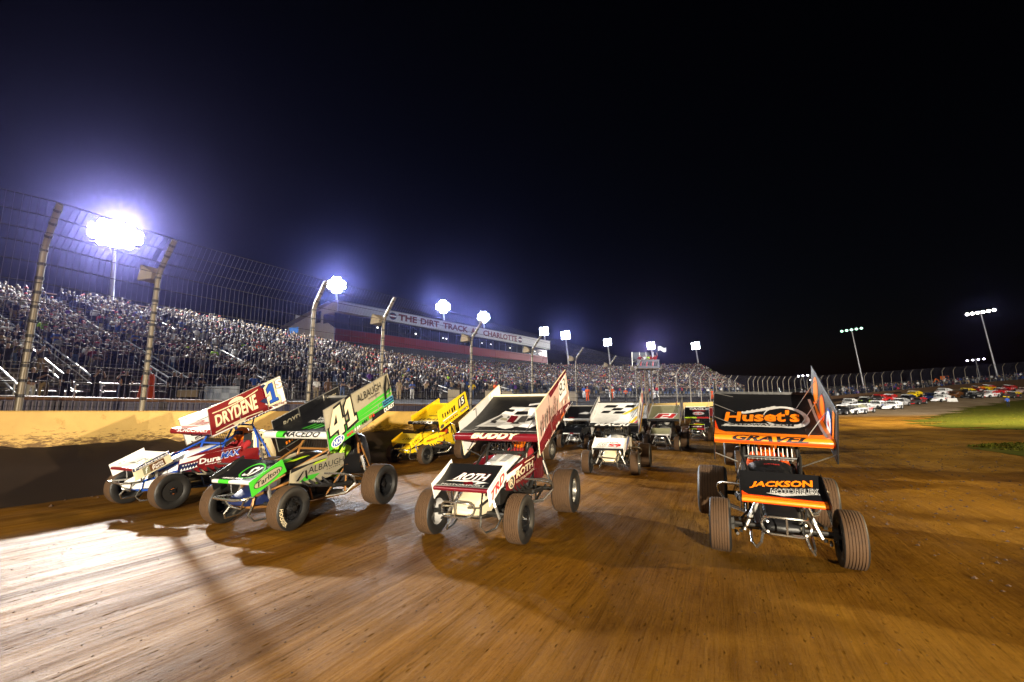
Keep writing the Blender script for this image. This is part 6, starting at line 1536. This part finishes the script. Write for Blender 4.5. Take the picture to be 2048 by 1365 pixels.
STOCK = [ # px, py of the ground below the car, heading, body, roof, sail, number colour, label
 (1686, 830, .5, BLACK, WHITE, DKGREY, WHITE, 'black stock car with white roof partly behind the GRAVEL side board'), (1708, 829, .6, SILVER, WHITE, OLIVE, NAVY, 'silver stock car with white roof, first full car right of the GRAVEL side board'),
 (1726, 826, .55, GREY, WHITE, SILVER, RED, 'grey stock car with pink marks in the front line left of the pale blue one'), (1752, 818, .7, SILVER, WHITE, WHITE, BLUE, 'pale silver blue stock car in front of the red cars'),
 (1783, 819, .65, WHITE, SILVER, WHITE, BLACK, 'white stock car with wide white nose in the front line'), (1800, 812, .6, GREY, WHITE, GREY, WHITE, 'grey stock car with white roof behind the wide nosed white one'),
 (1834, 809, .7, DKGREY, DKGREY, RED, RED, 'dark stock car with red nose and tail in the front line'), (1880, 803, .9, WHITE, WHITE, WHITE, RED, 'white stock car with red number in the front line by the white barrier'),
 (1945, 797, 1.0, BLACK, GREY, DKGREY, SILVER, 'black stock car with silver marks right of the white barrier'), (1978, 795, 1.0, WHITE, WHITE, RED, RED, 'white and red stock car behind the black one with silver marks'),
 (2022, 796, .5, DKGREY, SILVER, YELLOW, RED, 'dark and yellow stock car behind the person on the grass'), (1728, 808, .6, BLACK, WHITE, DKGREY, LIME, 'black stock car with white roof and lime mark in the second line'),
 (1755, 803, .7, DKGREY, RED, RED, WHITE, 'dark stock car with red sail panels in the second line'), (1776, 802, .7, RED, WHITE, RED, WHITE, 'red stock car with pale roof in the second line'),
 (1812, 803, .75, BLACK, SILVER, NAVY, WHITE, 'black and navy stock car right of the red car in the second line'), (1825, 795, .9, YELLOW, CREAM, YELLOW, BLACK, 'bright yellow stock car by the far wall'),
 (1858, 800, .9, NAVY, NAVY, BLACK, WHITE, 'navy stock car between the yellow one and the white one with red'), (1884, 789, 1.0, WHITE, WHITE, WHITE, RED, 'white stock car with red door on the upper lane by the far wall'),
 (1905, 796, 1.0, BROWN, BROWN, BROWN, BLACK, 'brown stock car behind the white one with red number'), (1930, 789, 1.0, BLACK, YELLOW, YELLOW, BLACK, 'black stock car with gold roof in the upper lanes'),
 (1950, 784, 1.0, DKRED, BROWN, ORANGE, WHITE, 'dull red and orange stock car behind the gold roofed one'), (1972, 781, 1.05, YELLOW, WHITE, RED, RED, 'yellow and red stock car with white roof by the far wall'),
 (2000, 788, 1.0, RED, WHITE, DKRED, WHITE, 'dark red stock car with pale roof right of the white and red one'), (2014, 781, 1.05, RED, WHITE, RED, WHITE, 'bright red stock car with white roof near the right edge'),
 (2046, 787, .8, PINK, PINK, PINK, WHITE, 'pink stock car at the right edge'), (2036, 778, 1.1, REDORANGE, WHITE, RED, WHITE, 'orange red stock car by the far wall at the right edge'), (1697, 812, .5, SILVER, SILVER, WHITE, BLACK, 'silver stock car just past the GRAVEL side board in the second line')]
for px, py, rz, b_, rf, sl, nm, lab in STOCK:
    P = on_ground(px, py); stock_car(P, -(math.atan2(P.x, P.y)+.16+.28*rz), lab, b_, rf, sl, num=nm, sc=1.03)
# person on the grass, low barrier, tall orange machine behind the fence
P = on_ground(2017, 815); person(P, 2.6, 'with hands in pockets', 'blue', 'black', 'dark', 'black', 'person in blue jacket and dark trousers standing on the infield grass', 1.02)
P = on_ground(1905, 804); br = MB(); br.loft([[V(x, -.28, 0), V(x, -.10, .4), V(x, -.07, .75), V(x, .07, .75), V(x, .10, .4), V(x, .28, 0)] for x in (-.9, .9)]); b_ = br.obj('barrier', mat('white_concrete', (.62, .60, .55), .7, dirt=.2), None, M=Matrix.Translation(P) @ Matrix.Rotation(.35, 4, 'Z'), bevel=.02); tag(b_, 'low white concrete barrier on the grass edge beside the stock cars', 'barrier')
P = fence_point(1944); t_, o_ = frame_at(P, tangent_at(1944)); P = P+o_*6+V(0, 0, -.3)
lo_ = empty('wheel_loader', Matrix.Translation(P) @ Matrix.Rotation(.4, 4, 'Z'), 'orange wheel loader parked behind the far fence below the lilac lamps', 'loader')
OR = mat('loader_orange', (.60, .13, .01), .4, dirt=.3)
mb = MB(); mb.box((0, 0, 1.1), (3.2, 1.5, .9)); mb.obj('body', OR, lo_, bevel=.08); mb = MB(); mb.box((.2, 0, 2.1), (1.3, 1.3, 1.1)); mb.obj('cab', OR, lo_, bevel=.06); mb = MB(); mb.box((.2, -.66, 2.15), (1.0, .03, .8)); mb.obj('window', GLB, lo_)
mb = MB(); mb.tube([(-1.2, 0, 1.3), (-2.2, 0, 1.9), (-2.9, 0, .9)], .16, 6); mb.obj('arm', OR, lo_); mb = MB(); mb.loft([[V(-3.4, y, .4), V(-2.8, y, .4), V(-2.8, y, 1.2)] for y in (-1, 1)]); mb.obj('bucket', OR, lo_)
for x in (-1, 1):
    for y in (-.8, .8): mb = MB(); mb.lathe([(-.2, .3), (-.22, .6), (.22, .6), (.2, .3)], 16); mb.obj('wheel', RUBBER, lo_, M=Matrix.Translation((x, y, .6)) @ Matrix.Rotation(math.pi/2, 4, 'Z'))

# ------------------------------------------------------------------ infield grass and loose dirt
def inside(p, poly):
    c = False; j = len(poly)-1
    for i in range(len(poly)):
        if (poly[i][1] > p[1]) != (poly[j][1] > p[1]) and p[0] < (poly[j][0]-poly[i][0])*(p[1]-poly[i][1])/(poly[j][1]-poly[i][1])+poly[i][0]: c = not c
        j = i
    return c
GR = mat('grass_blades', (.058, .056, .003), .9, spec=.04, dirt=.75, dcol=(.11, .075, .007), dscale=.3, var=.4)
def grass(name, outline, n, label):
    pts = [on_ground(*p) for p in outline]; poly = [(p.x, p.y) for p in pts]; vs = []; fs = []
    x0, x1 = min(p[0] for p in poly), max(p[0] for p in poly); y0, y1 = min(p[1] for p in poly), max(p[1] for p in poly)
    mb = MB(); k = 0; cell = 1.6
    X = np.arange(x0-2, x1+2, cell); Y = np.arange(y0-2, y1+2, cell)
    for x in X:
        for y in Y:
            if inside((x+cell/2+random.uniform(-1, 1), y+cell/2+random.uniform(-1, 1)), poly): mb.add([(a, b, H(a, b)+.035) for a, b in ((x, y), (x+cell, y), (x+cell, y+cell), (x, y+cell))], [(0, 1, 2, 3)])
    while k < n:
        x, y = random.uniform(x0, x1), random.uniform(y0, y1)
        if not inside((x, y), poly): 
            k += .2; continue
        k += 1; z = H(x, y); h = random.uniform(.04, .10); a = random.uniform(0, 6.3); w = .05
        mb.add([(x-w*math.cos(a), y-w*math.sin(a), z), (x+w*math.cos(a), y+w*math.sin(a), z), (x+random.uniform(-.08, .08), y+random.uniform(-.08, .08), z+h)], [(0, 1, 2)])
    o = mb.obj(name, GR); o['kind'] = 'stuff'; tag(o, label, 'grass'); return o
grass('grass', [(1835, 843), (1865, 836), (1895, 828), (1935, 817), (1990, 808), (2060, 800), (2200, 790), (2230, 874), (2060, 862), (1980, 860), (1920, 857), (1865, 851)], 9000, 'lit green grass of the infield in front of the stock cars')
grass('grass', [(1930, 893), (1990, 888), (2060, 886), (2230, 890), (2230, 925), (2060, 906), (1990, 901)], 2500, 'thin strip of grass nearer the right edge')
# clods thrown up by the tyres
CLOD = mat('dirt_clod', (.055, .026, .009), .9, dirt=.3); mb = MB()
def clod(P, r_):
    k = [V(*[random.uniform(-1, 1) for _ in range(3)]).normalized() for _ in range(6)]; s_ = [random.uniform(.6, 1.2) for _ in range(6)]
    d6 = [V(1, 0, 0), V(-1, 0, 0), V(0, 1, 0), V(0, -1, 0), V(0, 0, 1), V(0, 0, -1)]
    mb.add([P+d*r_*s*(.7 if abs(d.z) > .5 else 1)+V(0, 0, r_*.2) for d, s in zip(d6, s_)], [(0, 2, 4), (2, 1, 4), (1, 3, 4), (3, 0, 4), (2, 0, 5), (1, 2, 5), (3, 1, 5), (0, 3, 5)])
for i in range(6000):
    if i < 3600: x = 2.2+abs(random.gauss(0, 5.0)); y = random.uniform(3, 42)
    elif i < 5100: x = random.uniform(-9, 3); y = 1.2+abs(random.gauss(0, 6))
    else:
        k = random.randrange(len(WD2)); p = WD2[k]; o = outward(k, WD2); q_ = p-o*(1.25+abs(random.gauss(0, .3))); x, y = q_.x, q_.y
    r_ = random.choice((.008, .012, .016, .022, .035)) if i < 3600 else random.choice((.004, .005, .007, .011)) if i < 5100 else random.choice((.02, .035, .05))
    clod(V(x, y, H(x, y)), r_)
cd = mb.obj('dirt_clods', CLOD); cd['kind'] = 'stuff'; tag(cd, 'loose clods of dirt scattered over the infield edge and along the wall', 'dirt')

# ------------------------------------------------------------------ night air
if HAZE > 0:
    m = bpy.data.materials.new('night_air'); n_, l_, b_ = nodes_of(m); n_.remove(b_)
    pv = n_.new('ShaderNodeVolumePrincipled'); pv.inputs['Density'].default_value = HAZE; pv.inputs['Color'].default_value = (.34, .34, 1.0, 1); pv.inputs['Anisotropy'].default_value = .945
    l_.new(pv.outputs['Volume'], n_['Material Output'].inputs['Volume'])
    mb = MB(); mb.box((100, 370, 25), (1100, 1100, 62)); hz_ = mb.obj('haze', m); hz_['kind'] = 'stuff'
    
# turn the banked frame level: everything standing at top level, camera and lamps included
Q = UP.rotation_difference(V(0, 0, 1)).to_matrix().to_4x4()
for o in list(SC.objects):
    if o.parent is None: o.matrix_basis = Q @ o.matrix_basis
